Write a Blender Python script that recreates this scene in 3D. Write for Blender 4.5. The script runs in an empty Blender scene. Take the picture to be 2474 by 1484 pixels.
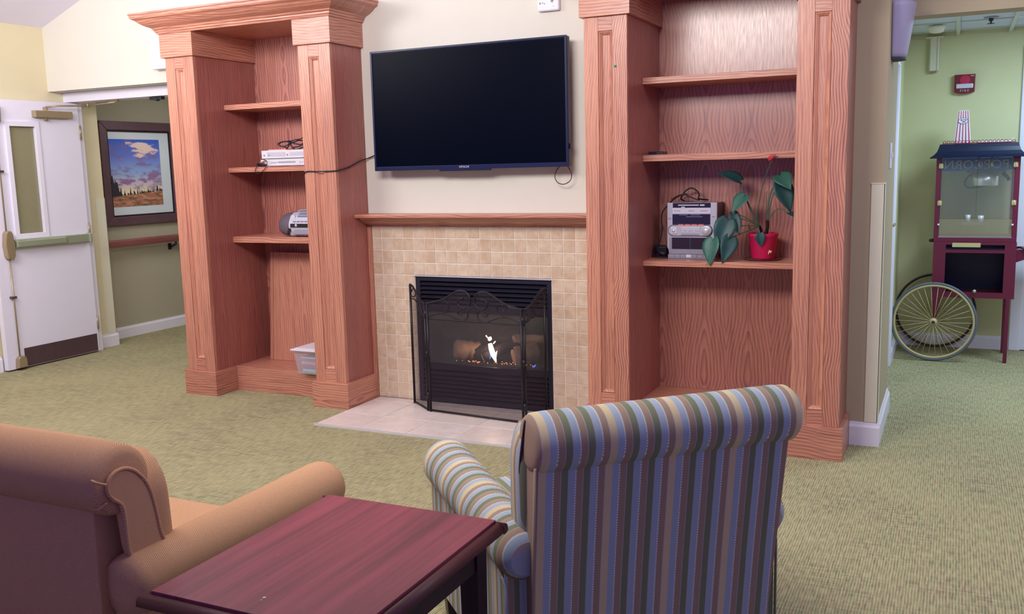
import bpy, bmesh, math, random
from mathutils import Vector, Matrix
random.seed(7)
PI = math.pi
scene = bpy.context.scene
COL = scene.collection
# ------------------------------------------------------------------ camera
cam_data = bpy.data.cameras.new('camera')
cam = bpy.data.objects.new('camera', cam_data)
COL.objects.link(cam)
cam_data.sensor_width = 36.0
cam_data.lens = 32.897
cam_data.clip_start = 0.05
rt, fw, up = (0.90464393, 0.42545022, -0.0247278), (-0.42419848, 0.89337332, -0.14812077), (-0.04092686, 0.14448605, 0.98866009)
cam.matrix_world = Matrix(((rt[0], up[0], -fw[0], 3.48073), (rt[1], up[1], -fw[1], -4.593457), (rt[2], up[2], -fw[2], 1.440694), (0, 0, 0, 1)))
scene.camera = cam
# ------------------------------------------------------------------ world, lights, exposure
world = bpy.data.worlds.new('world')
scene.world = world
world.use_nodes = True
wb = world.node_tree.nodes['Background']
wb.inputs[0].default_value = (0.38, 0.31, 0.98, 1)
wb.inputs[1].default_value = 0.48
def area_light(name, loc, target, sx, sy, power, color):
    d = bpy.data.lights.new(name, 'AREA')
    d.shape = 'RECTANGLE'; d.size = sx; d.size_y = sy; d.energy = power; d.color = color
    o = bpy.data.objects.new(name, d)
    COL.objects.link(o)
    o.location = loc
    o.rotation_euler = (Vector(target) - Vector(loc)).to_track_quat('-Z', 'Y').to_euler()
    o['kind'] = 'helper'
    return o
area_light('unseen_overhead_light', (1.65, -2.9, 2.70), (1.45, -0.2, 1.75), 1.5, 0.6, 80, (1.0, 0.95, 0.89))
area_light('unseen_overhead_light', (4.3, -1.1, 2.75), (4.0, -0.6, 0.0), 1.2, 0.6, 24, (0.95, 0.95, 1.0))  # added off-frame fill, brightens the beige wall end and the right floor
area_light('vault_fill', (-1.2, -1.9, 2.40), (-2.3, -0.5, 3.2), 2.2, 0.5, 44, (1.0, 0.96, 0.96))  # added fill without a fixture, lifts the vault and the upper left wall
area_light('unseen_overhead_light', (-1.3, -2.6, 2.8), (-1.3, -0.2, 1.4), 1.5, 0.6, 48, (1.0, 0.95, 0.90))
area_light('hall_lamp', (4.3, 1.9, 2.29), (4.2, 2.0, 0.0), 0.6, 1.1, 44, (0.62, 0.84, 1.0))
area_light('corridor_lamp', (-2.3, 2.0, 2.29), (-2.5, 1.9, 0.0), 0.6, 1.2, 13, (1.0, 0.97, 0.92))
fd = bpy.data.lights.new('fire_glow', 'POINT'); fd.energy = 1.6; fd.color = (1.0, 0.66, 0.42); fd.shadow_soft_size = 0.03
fo = bpy.data.objects.new('fire_glow', fd); COL.objects.link(fo); fo.location = (0.955, 0.385, 0.36); fo['kind'] = 'helper'
scene.view_settings.view_transform = 'Standard'
scene.view_settings.look = 'None'
scene.view_settings.exposure = 0.0
scene.view_settings.gamma = 1.0
scene.view_settings.use_curve_mapping = False

# ------------------------------------------------------------------ materials
def srgb(r, g, b):
    return tuple(((c / 255.0) / 12.92 if c / 255.0 <= 0.04045 else ((c / 255.0 + 0.055) / 1.055) ** 2.4) for c in (r, g, b)) + (1.0,)
class NT:
    def __init__(self, name, rough=0.6, spec=0.5, metal=0.0):
        self.m = bpy.data.materials.new(name)
        self.m.use_nodes = True
        self.t = self.m.node_tree
        self.b = self.t.nodes['Principled BSDF']
        self.b.inputs['Roughness'].default_value = rough
        self.b.inputs['Specular IOR Level'].default_value = spec
        self.b.inputs['Metallic'].default_value = metal
    def link(self, a, b):
        self.t.links.new(a, b)
    def setin(self, sock, v):
        if v is None: return
        if isinstance(v, bpy.types.NodeSocket): self.link(v, sock)
        else: sock.default_value = v
    def coord(self, kind='Object'):
        return self.t.nodes.new('ShaderNodeTexCoord').outputs[kind]
    def rand(self):
        return self.t.nodes.new('ShaderNodeObjectInfo').outputs['Random']
    def sep(self, v):
        n = self.t.nodes.new('ShaderNodeSeparateXYZ'); self.link(v, n.inputs[0]); return n.outputs
    def comb(self, x=0.0, y=0.0, z=0.0):
        n = self.t.nodes.new('ShaderNodeCombineXYZ')
        for s, v in zip(n.inputs, (x, y, z)): self.setin(s, v)
        return n.outputs[0]
    def math(self, op, a, b=None, c=None):
        n = self.t.nodes.new('ShaderNodeMath'); n.operation = op
        for s, v in zip(n.inputs, (a, b, c)): self.setin(s, v)
        return n.outputs[0]
    def noise(self, vec, scale=1.0, detail=2.0, rough=0.5):
        n = self.t.nodes.new('ShaderNodeTexNoise')
        self.setin(n.inputs['Vector'], vec)
        n.inputs['Scale'].default_value = scale; n.inputs['Detail'].default_value = detail; n.inputs['Roughness'].default_value = rough
        return n.outputs[0]
    def voro(self, vec, scale=1.0, out='Distance'):
        n = self.t.nodes.new('ShaderNodeTexVoronoi')
        self.setin(n.inputs['Vector'], vec); n.inputs['Scale'].default_value = scale
        return n.outputs[out]
    def mix(self, f, a, b):
        n = self.t.nodes.new('ShaderNodeMix'); n.data_type = 'RGBA'
        self.setin(n.inputs[0], f); self.setin(n.inputs[6], a); self.setin(n.inputs[7], b)
        return n.outputs[2]
    def ramp(self, f, stops, interp='LINEAR'):
        n = self.t.nodes.new('ShaderNodeValToRGB'); n.color_ramp.interpolation = interp
        e = n.color_ramp.elements
        while len(e) < len(stops): e.new(0.5)
        for k, (p, c) in enumerate(stops): e[k].position = p; e[k].color = c
        self.setin(n.inputs[0], f)
        return n.outputs[0]
    def maprange(self, v, a, b, c=0.0, d=1.0):
        n = self.t.nodes.new('ShaderNodeMapRange')
        self.setin(n.inputs[0], v)
        for i, x in enumerate((a, b, c, d)): n.inputs[i + 1].default_value = x
        return n.outputs[0]
    def bump(self, h, strength=0.3, dist=0.01):
        n = self.t.nodes.new('ShaderNodeBump'); n.inputs['Strength'].default_value = strength; n.inputs['Distance'].default_value = dist
        self.setin(n.inputs['Height'], h); self.link(n.outputs[0], self.b.inputs['Normal'])
    def color(self, c):
        self.setin(self.b.inputs['Base Color'], c); return self
    def alpha_mix(self, fac):
        o = self.t.nodes['Material Output']; t = self.t.nodes.new('ShaderNodeBsdfTransparent'); x = self.t.nodes.new('ShaderNodeMixShader')
        self.setin(x.inputs[0], fac); self.link(t.outputs[0], x.inputs[1]); self.link(self.b.outputs[0], x.inputs[2]); self.link(x.outputs[0], o.inputs[0])
        return t
def plain(name, c, rough=0.6, spec=0.5, metal=0.0, var=0.05, scale=9.0):
    t = NT(name, rough, spec, metal)
    c = srgb(*c)
    n = t.noise(t.coord(), scale, 3.0)
    d = tuple(x * (1 - var) for x in c[:3]) + (1,); l = tuple(min(1, x * (1 + var)) for x in c[:3]) + (1,)
    t.color(t.mix(n, d, l))
    return t.m
def glow(name, c, strength):
    t = NT(name)
    t.color((0, 0, 0, 1)); t.b.inputs['Emission Color'].default_value = c; t.b.inputs['Emission Strength'].default_value = strength
    return t.m
def glass_mat(name, tint, opac, rough=0.05):
    t = NT(name, rough, 0.6); t.color(srgb(*tint)); t.alpha_mix(opac)
    return t.m
def oak(name, axis, period=0.0, light=(208, 144, 118), dark=(122, 58, 64), slope=0.035, ring=0.015, rough=0.42, amp=0.09, contrast=0.30, coat=0.35):
    t = NT(name, rough, 0.5)
    r = t.rand()
    x, y, z = t.sep(t.coord())
    if axis == 'Z': u, w = t.math('ADD', x, y), z
    else:
        nz = t.math('GREATER_THAN', t.math('ABSOLUTE', t.sep(t.coord('Normal'))[2]), 0.6)
        nn = t.math('SUBTRACT', 1.0, nz)
        u = t.math('ADD', t.math('MULTIPLY', z, nn), t.math('MULTIPLY', y, nz))
        w = t.math('ADD', x, t.math('MULTIPLY', y, nn))
    sh = t.math('MULTIPLY', r, 13.0)
    w = t.math('ADD', w, sh)
    if period:
        u0 = t.math('SUBTRACT', t.math('FLOORED_MODULO', t.math('ADD', u, 10.0), period), period / 2)
    else:
        u0 = t.math('ADD', u, t.math('MULTIPLY', t.math('SUBTRACT', r, 0.5), 0.12))
    warp = t.noise(t.comb(t.math('MULTIPLY', u0, 14.0), t.math('MULTIPLY', w, 2.2), sh), 1.0, 3.0)
    warp2 = t.noise(t.comb(t.math('MULTIPLY', u0, 3.0), t.math('MULTIPLY', w, 0.9), sh), 1.0, 1.0)
    ua = t.math('ADD', u0, t.math('MULTIPLY', t.math('SUBTRACT', warp2, 0.5), 0.09 if not period else 0.02))
    rr = t.math('SQRT', t.math('ADD', t.math('MULTIPLY', ua, ua), 0.0003))
    rr = t.math('ADD', rr, t.math('MULTIPLY', w, slope))
    fig = t.noise(t.comb(0.0, t.math('MULTIPLY', w, 2.1), sh), 1.0, 2.0)
    rr = t.math('ADD', rr, t.math('MULTIPLY', fig, amp))
    rr = t.math('ADD', rr, t.math('MULTIPLY', t.math('SUBTRACT', warp, 0.5), 0.016))
    saw = t.math('FRACT', t.math('DIVIDE', rr, ring))
    band = t.math('MULTIPLY', t.maprange(saw, 0.42, 0.86), t.maprange(saw, 1.0, 0.92))
    pore = t.noise(t.comb(t.math('MULTIPLY', u, 420.0), t.math('MULTIPLY', w, 14.0), sh), 1.0, 2.0)
    pore = t.maprange(pore, 0.38, 0.62)
    pore2 = t.maprange(t.noise(t.comb(t.math('MULTIPLY', u, 150.0), t.math('MULTIPLY', w, 3.5), sh), 1.0, 2.0), 0.42, 0.66)
    f = t.math('ADD', t.math('MULTIPLY', band, contrast), t.math('ADD', t.math('MULTIPLY', pore, 0.16), t.math('MULTIPLY', pore2, 0.30)))
    tone = t.noise(t.comb(t.math('MULTIPLY', u, 5.0), t.math('MULTIPLY', w, 0.6), sh), 1.0, 2.0)
    f = t.math('ADD', f, t.math('MULTIPLY', t.math('SUBTRACT', tone, 0.5), 0.35))
    f = t.math('ADD', f, t.math('MULTIPLY', t.math('SUBTRACT', r, 0.5), 0.16))
    t.color(t.mix(f, srgb(*light), srgb(*dark)))
    t.bump(t.math('MULTIPLY', f, -1.0), 0.03, 0.002)
    t.b.inputs['Coat Weight'].default_value = coat; t.b.inputs['Coat Roughness'].default_value = 0.27
    t.link(t.maprange(pore, 0, 1, rough - 0.04, rough + 0.12), t.b.inputs['Roughness'])
    return t.m
def mahogany(name, axis, a=(150, 66, 82), b=(98, 42, 54), rough=0.38):
    t = NT(name, rough, 0.5)
    x, y, z = t.sep(t.coord())
    u, w = (t.math('ADD', x, z), y) if axis == 'Y' else ((t.math('ADD', y, z), x) if axis == 'X' else (t.math('ADD', x, y), z))
    n1 = t.noise(t.comb(t.math('MULTIPLY', u, 26.0), t.math('MULTIPLY', w, 0.9), 0.0), 1.0, 4.0, 0.6)
    n2 = t.noise(t.comb(t.math('MULTIPLY', u, 300.0), t.math('MULTIPLY', w, 10.0), 3.0), 1.0, 2.0)
    f = t.math('ADD', t.maprange(n1, 0.36, 0.66, 0, 0.85), t.math('MULTIPLY', t.math('SUBTRACT', n2, 0.5), 0.35))
    t.color(t.mix(f, srgb(*a), srgb(*b)))
    return t.m
def stripes(name, axis, period=0.176, k=1.0):
    t = NT(name, 0.85, 0.2)
    x, y, z = t.sep(t.coord())
    u = x if axis == 'X' else y if axis == 'Y' else t.math('ADD', x, y)
    v = t.math('ADD', z, y) if axis == 'X' else t.math('ADD', z, x)
    q = t.math('FRACT', t.math('ADD', t.math('DIVIDE', u, period), 0.0556))
    blue, tan, green, cream = (srgb(*c) for c in ((164, 180, 196), (166, 142, 122), (126, 132, 104), (214, 196, 156)))
    S = [(0.0, cream), (1 / 9, blue), (2 / 9, tan), (3 / 9, green), (4 / 9, blue), (5 / 9, tan), (6 / 9, green), (7 / 9, blue), (8 / 9, tan)]
    base = t.ramp(q, S, 'CONSTANT')
    g = t.math('FRACT', t.math('ADD', t.math('MULTIPLY', q, 3.0), 1 / 3.0))   # cream/green 1/3..2/3, blue 2/3..1, tan 0..1/3
    d = t.math('ABSOLUTE', t.math('SUBTRACT', t.math('FRACT', t.math('ADD', g, 0.5)), 0.5))
    line = t.math('LESS_THAN', d, 0.03)
    dots = t.math('GREATER_THAN', t.math('FRACT', t.math('DIVIDE', v, 0.0062)), 0.42)
    base = t.mix(t.math('MULTIPLY', line, dots), base, srgb(232, 230, 226))
    for c in (1 / 3.0, 2 / 3.0):
        ln = t.math('LESS_THAN', t.math('ABSOLUTE', t.math('SUBTRACT', g, c)), 0.02)
        base = t.mix(t.math('MULTIPLY', ln, 0.6), base, srgb(190, 184, 186))
    n = t.noise(t.comb(t.math('MULTIPLY', u, 900.0), t.math('MULTIPLY', v, 700.0), 0.0), 1.0, 1.0)
    base = t.mix(t.math('MULTIPLY', n, 0.16), base, srgb(70, 62, 78))
    t.color(base)
    t.bump(n, 0.12, 0.002)
    return t.m
def herringbone(name):
    t = NT(name, 0.88, 0.2)
    x, y, z = t.sep(t.coord())
    v = t.math('ADD', z, t.math('MULTIPLY', y, 1.0))
    tri = t.math('PINGPONG', x, 0.036)
    s = t.math('SINE', t.math('MULTIPLY', t.math('ADD', v, tri), 2 * PI / 0.0052))
    n = t.noise(t.coord(), 260.0, 2.0)
    f = t.math('ADD', t.maprange(s, -1, 1, 0.08, 0.72), t.math('MULTIPLY', t.math('SUBTRACT', n, 0.5), 0.5))
    t.color(t.mix(f, srgb(216, 172, 130), srgb(158, 112, 96)))
    t.bump(s, 0.10, 0.002)
    return t.m
def carpet(name):
    t = NT(name, 0.95, 0.1)
    x, y, z = t.sep(t.coord())
    wob = t.noise(t.comb(t.math('MULTIPLY', x, 30.0), t.math('MULTIPLY', y, 9.0), 0.0), 1.0, 1.0)
    xx = t.math('ADD', x, t.math('MULTIPLY', wob, 0.004))
    rib = t.math('SINE', t.math('MULTIPLY', xx, 2 * PI / 0.0095))
    lp = t.math('SINE', t.math('MULTIPLY', y, 2 * PI / 0.011))
    col = t.noise(t.comb(t.math('MULTIPLY', x, 120.0), t.math('MULTIPLY', y, 16.0), 5.0), 1.0, 2.0)
    row = t.noise(t.comb(t.math('MULTIPLY', x, 7.0), t.math('MULTIPLY', y, 70.0), 9.0), 1.0, 2.0)
    big = t.noise(t.comb(t.math('MULTIPLY', x, 2.0), t.math('MULTIPLY', y, 1.4), 2.0), 1.0, 2.0)
    f = t.math('ADD', t.math('MULTIPLY', rib, 0.24), t.math('MULTIPLY', lp, 0.10))
    f = t.math('ADD', f, t.maprange(col, 0.30, 0.70, -0.30, 0.30))
    f = t.math('ADD', f, t.math('MULTIPLY', t.maprange(row, 0.4, 0.7, 0, 0.35), t.maprange(big, 0.4, 0.6)))
    f = t.math('ADD', f, 0.30)
    hue = t.noise(t.comb(t.math('MULTIPLY', x, 60.0), t.math('MULTIPLY', y, 5.0), 1.0), 1.0, 1.0)
    darkc = t.mix(t.maprange(hue, 0.4, 0.6), srgb(118, 102, 92), srgb(106, 114, 90))
    t.color(t.mix(f, srgb(186, 179, 138), darkc))
    t.bump(t.math('ADD', rib, t.math('MULTIPLY', lp, 0.5)), 0.35, 0.004)
    return t.m
def marble_tile(name, a, b, c):
    t = NT(name, 0.32, 0.5)
    r = t.rand()
    o = t.coord()
    v = t.t.nodes.new('ShaderNodeVectorMath'); v.operation = 'ADD'
    t.link(o, v.inputs[0]); t.link(t.comb(t.math('MULTIPLY', r, 31.0), t.math('MULTIPLY', r, 17.0), t.math('MULTIPLY', r, 57.0)), v.inputs[1])
    n = t.noise(v.outputs[0], 17.0, 5.0, 0.6)
    n2 = t.noise(v.outputs[0], 9.0, 3.0, 0.5)
    vein = t.math('POWER', t.math('SUBTRACT', 1.0, t.math('MULTIPLY', t.math('ABSOLUTE', t.math('SUBTRACT', n2, 0.5)), 2.0)), 16.0)
    base = t.mix(t.maprange(n, 0.32, 0.68), srgb(*a), srgb(*b))
    base = t.mix(t.math('MULTIPLY', t.math('SUBTRACT', r, 0.5), 0.7), base, srgb(*c))
    t.color(t.mix(t.math('MULTIPLY', vein, 0.35), base, srgb(232, 216, 196)))
    return t.m
def painting_mat(name):
    # canvas local: generated coords, y along width, z up
    t = NT(name, 0.5, 0.3)
    x, y, z = t.sep(t.coord('Generated'))
    n = t.noise(t.comb(t.math('MULTIPLY', y, 3.0), t.math('MULTIPLY', z, 6.0), 1.0), 1.3, 5.0, 0.6)
    n2 = t.noise(t.comb(t.math('MULTIPLY', y, 2.2), t.math('MULTIPLY', z, 7.0), 4.0), 1.6, 4.0, 0.6)
    sky = t.ramp(z, [(0.20, srgb(240, 224, 184)), (0.32, srgb(206, 192, 200)), (0.48, srgb(150, 176, 224)), (0.75, srgb(104, 122, 208)), (1.0, srgb(58, 96, 200))])
    sky = t.mix(t.maprange(n, 0.50, 0.60, 0, 0.75), sky, srgb(132, 104, 148))
    cl = t.math('SUBTRACT', 1.0, t.math('ADD', t.math('POWER', t.math('MULTIPLY', t.math('SUBTRACT', y, 0.66), 3.4), 2.0), t.math('POWER', t.math('MULTIPLY', t.math('SUBTRACT', z, 0.87), 7.5), 2.0)))
    cl = t.math('ADD', cl, t.math('MULTIPLY', t.math('SUBTRACT', n2, 0.5), 5.0))
    sky = t.mix(t.maprange(cl, 0.25, 0.7), sky, srgb(232, 206, 200))
    b2 = t.math('SUBTRACT', 0.09, t.math('ABSOLUTE', t.math('SUBTRACT', z, t.math('ADD', 0.31, t.math('MULTIPLY', y, 0.13)))))
    sky = t.mix(t.maprange(t.math('ADD', b2, t.math('MULTIPLY', t.math('SUBTRACT', n2, 0.55), 0.5)), 0.02, 0.06), sky, srgb(150, 110, 156))
    gn = t.noise(t.comb(t.math('MULTIPLY', y, 7.0), t.math('MULTIPLY', z, 22.0), 8.0), 1.0, 3.0)
    ground = t.ramp(gn, [(0.34, srgb(92, 92, 66)), (0.5, srgb(166, 112, 92)), (0.62, srgb(196, 138, 112))])
    hor = t.math('ADD', 0.145, t.math('MULTIPLY', y, 0.075))
    tn = t.noise(t.comb(t.math('MULTIPLY', y, 17.0), 0.0, 3.0), 1.0, 2.0)
    th = t.math('ADD', hor, t.math('MULTIPLY', t.maprange(tn, 0.46, 0.66), 0.13))
    left = t.math('MAXIMUM', 0.0, t.math('SUBTRACT', 0.27, t.math('MULTIPLY', t.math('ABSOLUTE', t.math('SUBTRACT', y, 0.07)), 1.7)))
    th = t.math('ADD', th, left)
    pic = t.mix(t.math('LESS_THAN', z, th), sky, srgb(56, 52, 62))
    pic = t.mix(t.math('LESS_THAN', z, hor), pic, ground)
    t.color(pic)
    return t.m
MAT = {
    'wall': plain('wall_paint', (221, 217, 207), 0.8, 0.2, var=0.02),
    'wall_cream': plain('wall_paint_yellow', (222, 212, 178), 0.8, 0.2, var=0.02),
    'wall_beige': plain('wall_paint_beige', (184, 170, 144), 0.8, 0.2, var=0.03),
    'wall_green': plain('wall_paint_green', (218, 216, 172), 0.8, 0.2, var=0.03),
    'wall_olive': plain('wall_paint_olive', (178, 172, 152), 0.8, 0.2, var=0.03),
    'ceiling': plain('ceiling_paint', (236, 232, 252), 0.85, 0.2, var=0.02),
    'white': plain('white_trim_paint', (234, 231, 246), 0.45, 0.4, var=0.02),
    'guard': plain('ivory_vinyl', (226, 222, 200), 0.5, 0.4, var=0.02),
    'door': plain('white_door_paint', (234, 231, 248), 0.5, 0.4, var=0.02),
    'carpet': carpet('carpet_loop'),
    'oakZ': oak('oak_vertical', 'Z'),
    'oakfig': oak('oak_figured', 'Z', ring=0.0125, slope=0.05, amp=0.15, contrast=0.58),
    'oakX': oak('oak_horizontal', 'X', ring=0.016, slope=0.02, amp=0.07, contrast=0.42),
    'oakback': oak('oak_veneer_back', 'Z', period=0.245, slope=0.035, ring=0.0185, rough=0.30, light=(196, 130, 112), dark=(116, 56, 62), amp=0.17, contrast=0.44, coat=0.8),
    'oakside': oak('oak_veneer_side', 'Z', period=0.31, slope=0.02, ring=0.02, light=(174, 104, 94), dark=(124, 64, 64), amp=0.06, contrast=0.35),
    'tile': marble_tile('ceramic_tile', (206, 176, 150), (224, 206, 186), (186, 150, 116)),
    'hearthtile': marble_tile('hearth_tile', (218, 202, 196), (232, 222, 222), (206, 190, 184)),
    'grout': plain('grout', (244, 236, 226), 0.9, 0.1),
    'black': plain('black_metal', (30, 28, 46), 0.42, 0.5, var=0.1),
    'firebox': plain('firebox_liner', (70, 58, 60), 0.9, 0.2, var=0.3),
    'iron': plain('wrought_iron', (34, 30, 40), 0.4, 0.5, 0.4, var=0.15),
    'tv_case': plain('television_plastic', (8, 18, 66), 0.35, 0.4),
    'tv_screen': plain('television_screen', (1, 5, 22), 0.35, 0.05, var=0.02),
    'cord': plain('black_cord', (30, 26, 44), 0.5, 0.4),
    'brass': plain('satin_brass', (176, 158, 128), 0.35, 0.5, 0.55),
    'bar': plain('push_bar_metal', (176, 186, 160), 0.35, 0.5, 0.5),
    'bronze': plain('bronze_plate', (92, 70, 78), 0.4, 0.5, 0.3, var=0.12, scale=20),
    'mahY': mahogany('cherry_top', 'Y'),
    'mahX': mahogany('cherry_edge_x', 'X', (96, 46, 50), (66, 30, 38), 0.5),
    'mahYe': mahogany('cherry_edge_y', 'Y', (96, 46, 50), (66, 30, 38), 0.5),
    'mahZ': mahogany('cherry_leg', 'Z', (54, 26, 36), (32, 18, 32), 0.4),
    'stripeX': stripes('striped_fabric_across', 'X'),
    'stripeY': stripes('striped_fabric_along', 'Y'),
    'stripeS': stripes('striped_fabric_side', 'S', period=0.15),
    'tan': herringbone('tan_herringbone'),
    'darkleg': plain('dark_wood_leg', (38, 26, 34), 0.4, 0.5),
    'silver': plain('silver_plastic', (190, 188, 206), 0.35, 0.5, 0.15),
    'silver2': plain('grey_plastic', (150, 148, 166), 0.4, 0.5, 0.1),
    'chrome': plain('bright_silver', (226, 224, 236), 0.25, 0.6, 0.3),
    'darkplastic': plain('dark_plastic', (36, 30, 44), 0.3, 0.5),
    'window_plastic': plain('smoked_plastic', (40, 34, 60), 0.12, 0.5),
    'grille': plain('speaker_grille', (96, 84, 98), 0.6, 0.4, var=0.3, scale=400),
    'lcd': plain('lcd_panel', (120, 132, 158), 0.2, 0.5),
    'orange': plain('orange_key', (216, 110, 88), 0.5),
    'red': plain('red_plastic', (118, 20, 38), 0.4),
    'cartred': plain('cart_red_paint', (106, 28, 54), 0.4, 0.5),
    'cartblack': plain('roof_dark_paint', (10, 22, 52), 0.3, 0.5),
    'cream': plain('cream_paint', (196, 184, 132), 0.5),
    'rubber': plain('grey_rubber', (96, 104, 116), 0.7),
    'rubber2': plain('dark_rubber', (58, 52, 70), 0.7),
    'steel': plain('brushed_steel', (196, 196, 190), 0.3, 0.6, 0.8, var=0.12),
    'signblue': plain('blue_sign', (44, 100, 200), 0.5),
    'gold': plain('gold_letters', (206, 184, 130), 0.5),
    'kick': plain('popcorn_paper', (236, 226, 236), 0.7),
    'stripered': plain('red_stripe_ink', (186, 40, 76), 0.7),
    'pot': plain('crimson_pot', (212, 30, 92), 0.45, 0.5),
    'leaf': plain('dark_green_leaf', (34, 74, 76), 0.45, 0.4, var=0.3, scale=24),
    'leaf2': plain('light_green_leaf', (58, 106, 94), 0.45, 0.4, var=0.25, scale=24),
    'stem': plain('green_stem', (74, 104, 84), 0.6),
    'soil': plain('potting_soil', (52, 34, 34), 0.95, 0.1, var=0.4, scale=90),
    'flower': plain('red_spathe', (176, 22, 44), 0.35),
    'glass': glass_mat('clear_glass', (190, 200, 190), 0.08),
    'glass_dirty': glass_mat('cloudy_glass', (168, 160, 130), 0.42, 0.2),
    'bin': glass_mat('clear_plastic', (214, 208, 226), 0.22, 0.3),
    'lid': plain('white_lid', (226, 220, 232), 0.5),
    'frame': plain('dark_bronze_frame', (104, 78, 88), 0.4, 0.5, 0.2, var=0.25, scale=14),
    'frame_in': plain('dark_bead', (52, 40, 50), 0.4, 0.5, 0.2),
    'mat': plain('picture_mat', (206, 216, 226), 0.8),
    'painting': painting_mat('landscape_painting'),
    'handrail': mahogany('handrail_wood', 'Y', (150, 92, 88), (112, 64, 64), 0.45),
    'sconce': plain('lavender_shade', (176, 168, 204), 0.5),
    'firewood': plain('ceramic_log', (150, 118, 100), 0.9, 0.2, var=0.6, scale=24),
    'char': plain('charred_log', (52, 44, 50), 0.95, 0.1, var=0.6, scale=30),
    'flame': glow('flame', (1.0, 0.72, 0.5, 1), 7.0),
    'flame_blue': glow('flame_blue', (0.10, 0.2, 1.0, 1), 1.6),
    'ember': glow('ember', (1.0, 0.25, 0.12, 1), 3.0),
    'hall_tile': plain('ceiling_tile', (206, 214, 226), 0.9, 0.1, var=0.06, scale=120),
    'grid': plain('ceiling_grid', (206, 210, 200), 0.5),
    'paper_g': plain('green_paper', (150, 205, 170), 0.8), 'paper_b': plain('blue_paper', (130, 160, 206), 0.8),
    'paper_r': plain('salmon_paper', (222, 150, 140), 0.8), 'paper_w': plain('white_paper', (226, 222, 230), 0.8), 'paper_v': plain('violet_paper', (170, 130, 176), 0.8),
    'plate': plain('clear_saucer', (150, 96, 96), 0.15, 0.6),
    'pin': plain('green_pin', (60, 190, 150), 0.4),
    'ink': plain('dark_print', (60, 52, 90), 0.7),
}
def wire_glass(name):
    t = NT(name, 0.3, 0.5)
    x, y, z = t.sep(t.coord())
    a = t.math('PINGPONG', t.math('ADD', t.math('MULTIPLY', z, 0.8), y), 0.008)
    b = t.math('PINGPONG', t.math('SUBTRACT', t.math('MULTIPLY', z, 0.8), y), 0.008)
    w = t.math('LESS_THAN', t.math('MINIMUM', a, b), 0.0011)
    t.color(t.mix(w, srgb(184, 182, 140), srgb(120, 106, 100)))
    t.alpha_mix(t.math('ADD', t.math('MULTIPLY', w, 0.3), 0.55))
    return t.m
MAT['wireglass'] = wire_glass('wired_glass')
def screen_mesh(name):
    t = NT(name, 0.6, 0.3)
    t.color(srgb(52, 40, 52)); t.alpha_mix(0.42)
    return t.m
MAT['meshscreen'] = screen_mesh('fire_screen_mesh')

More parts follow.
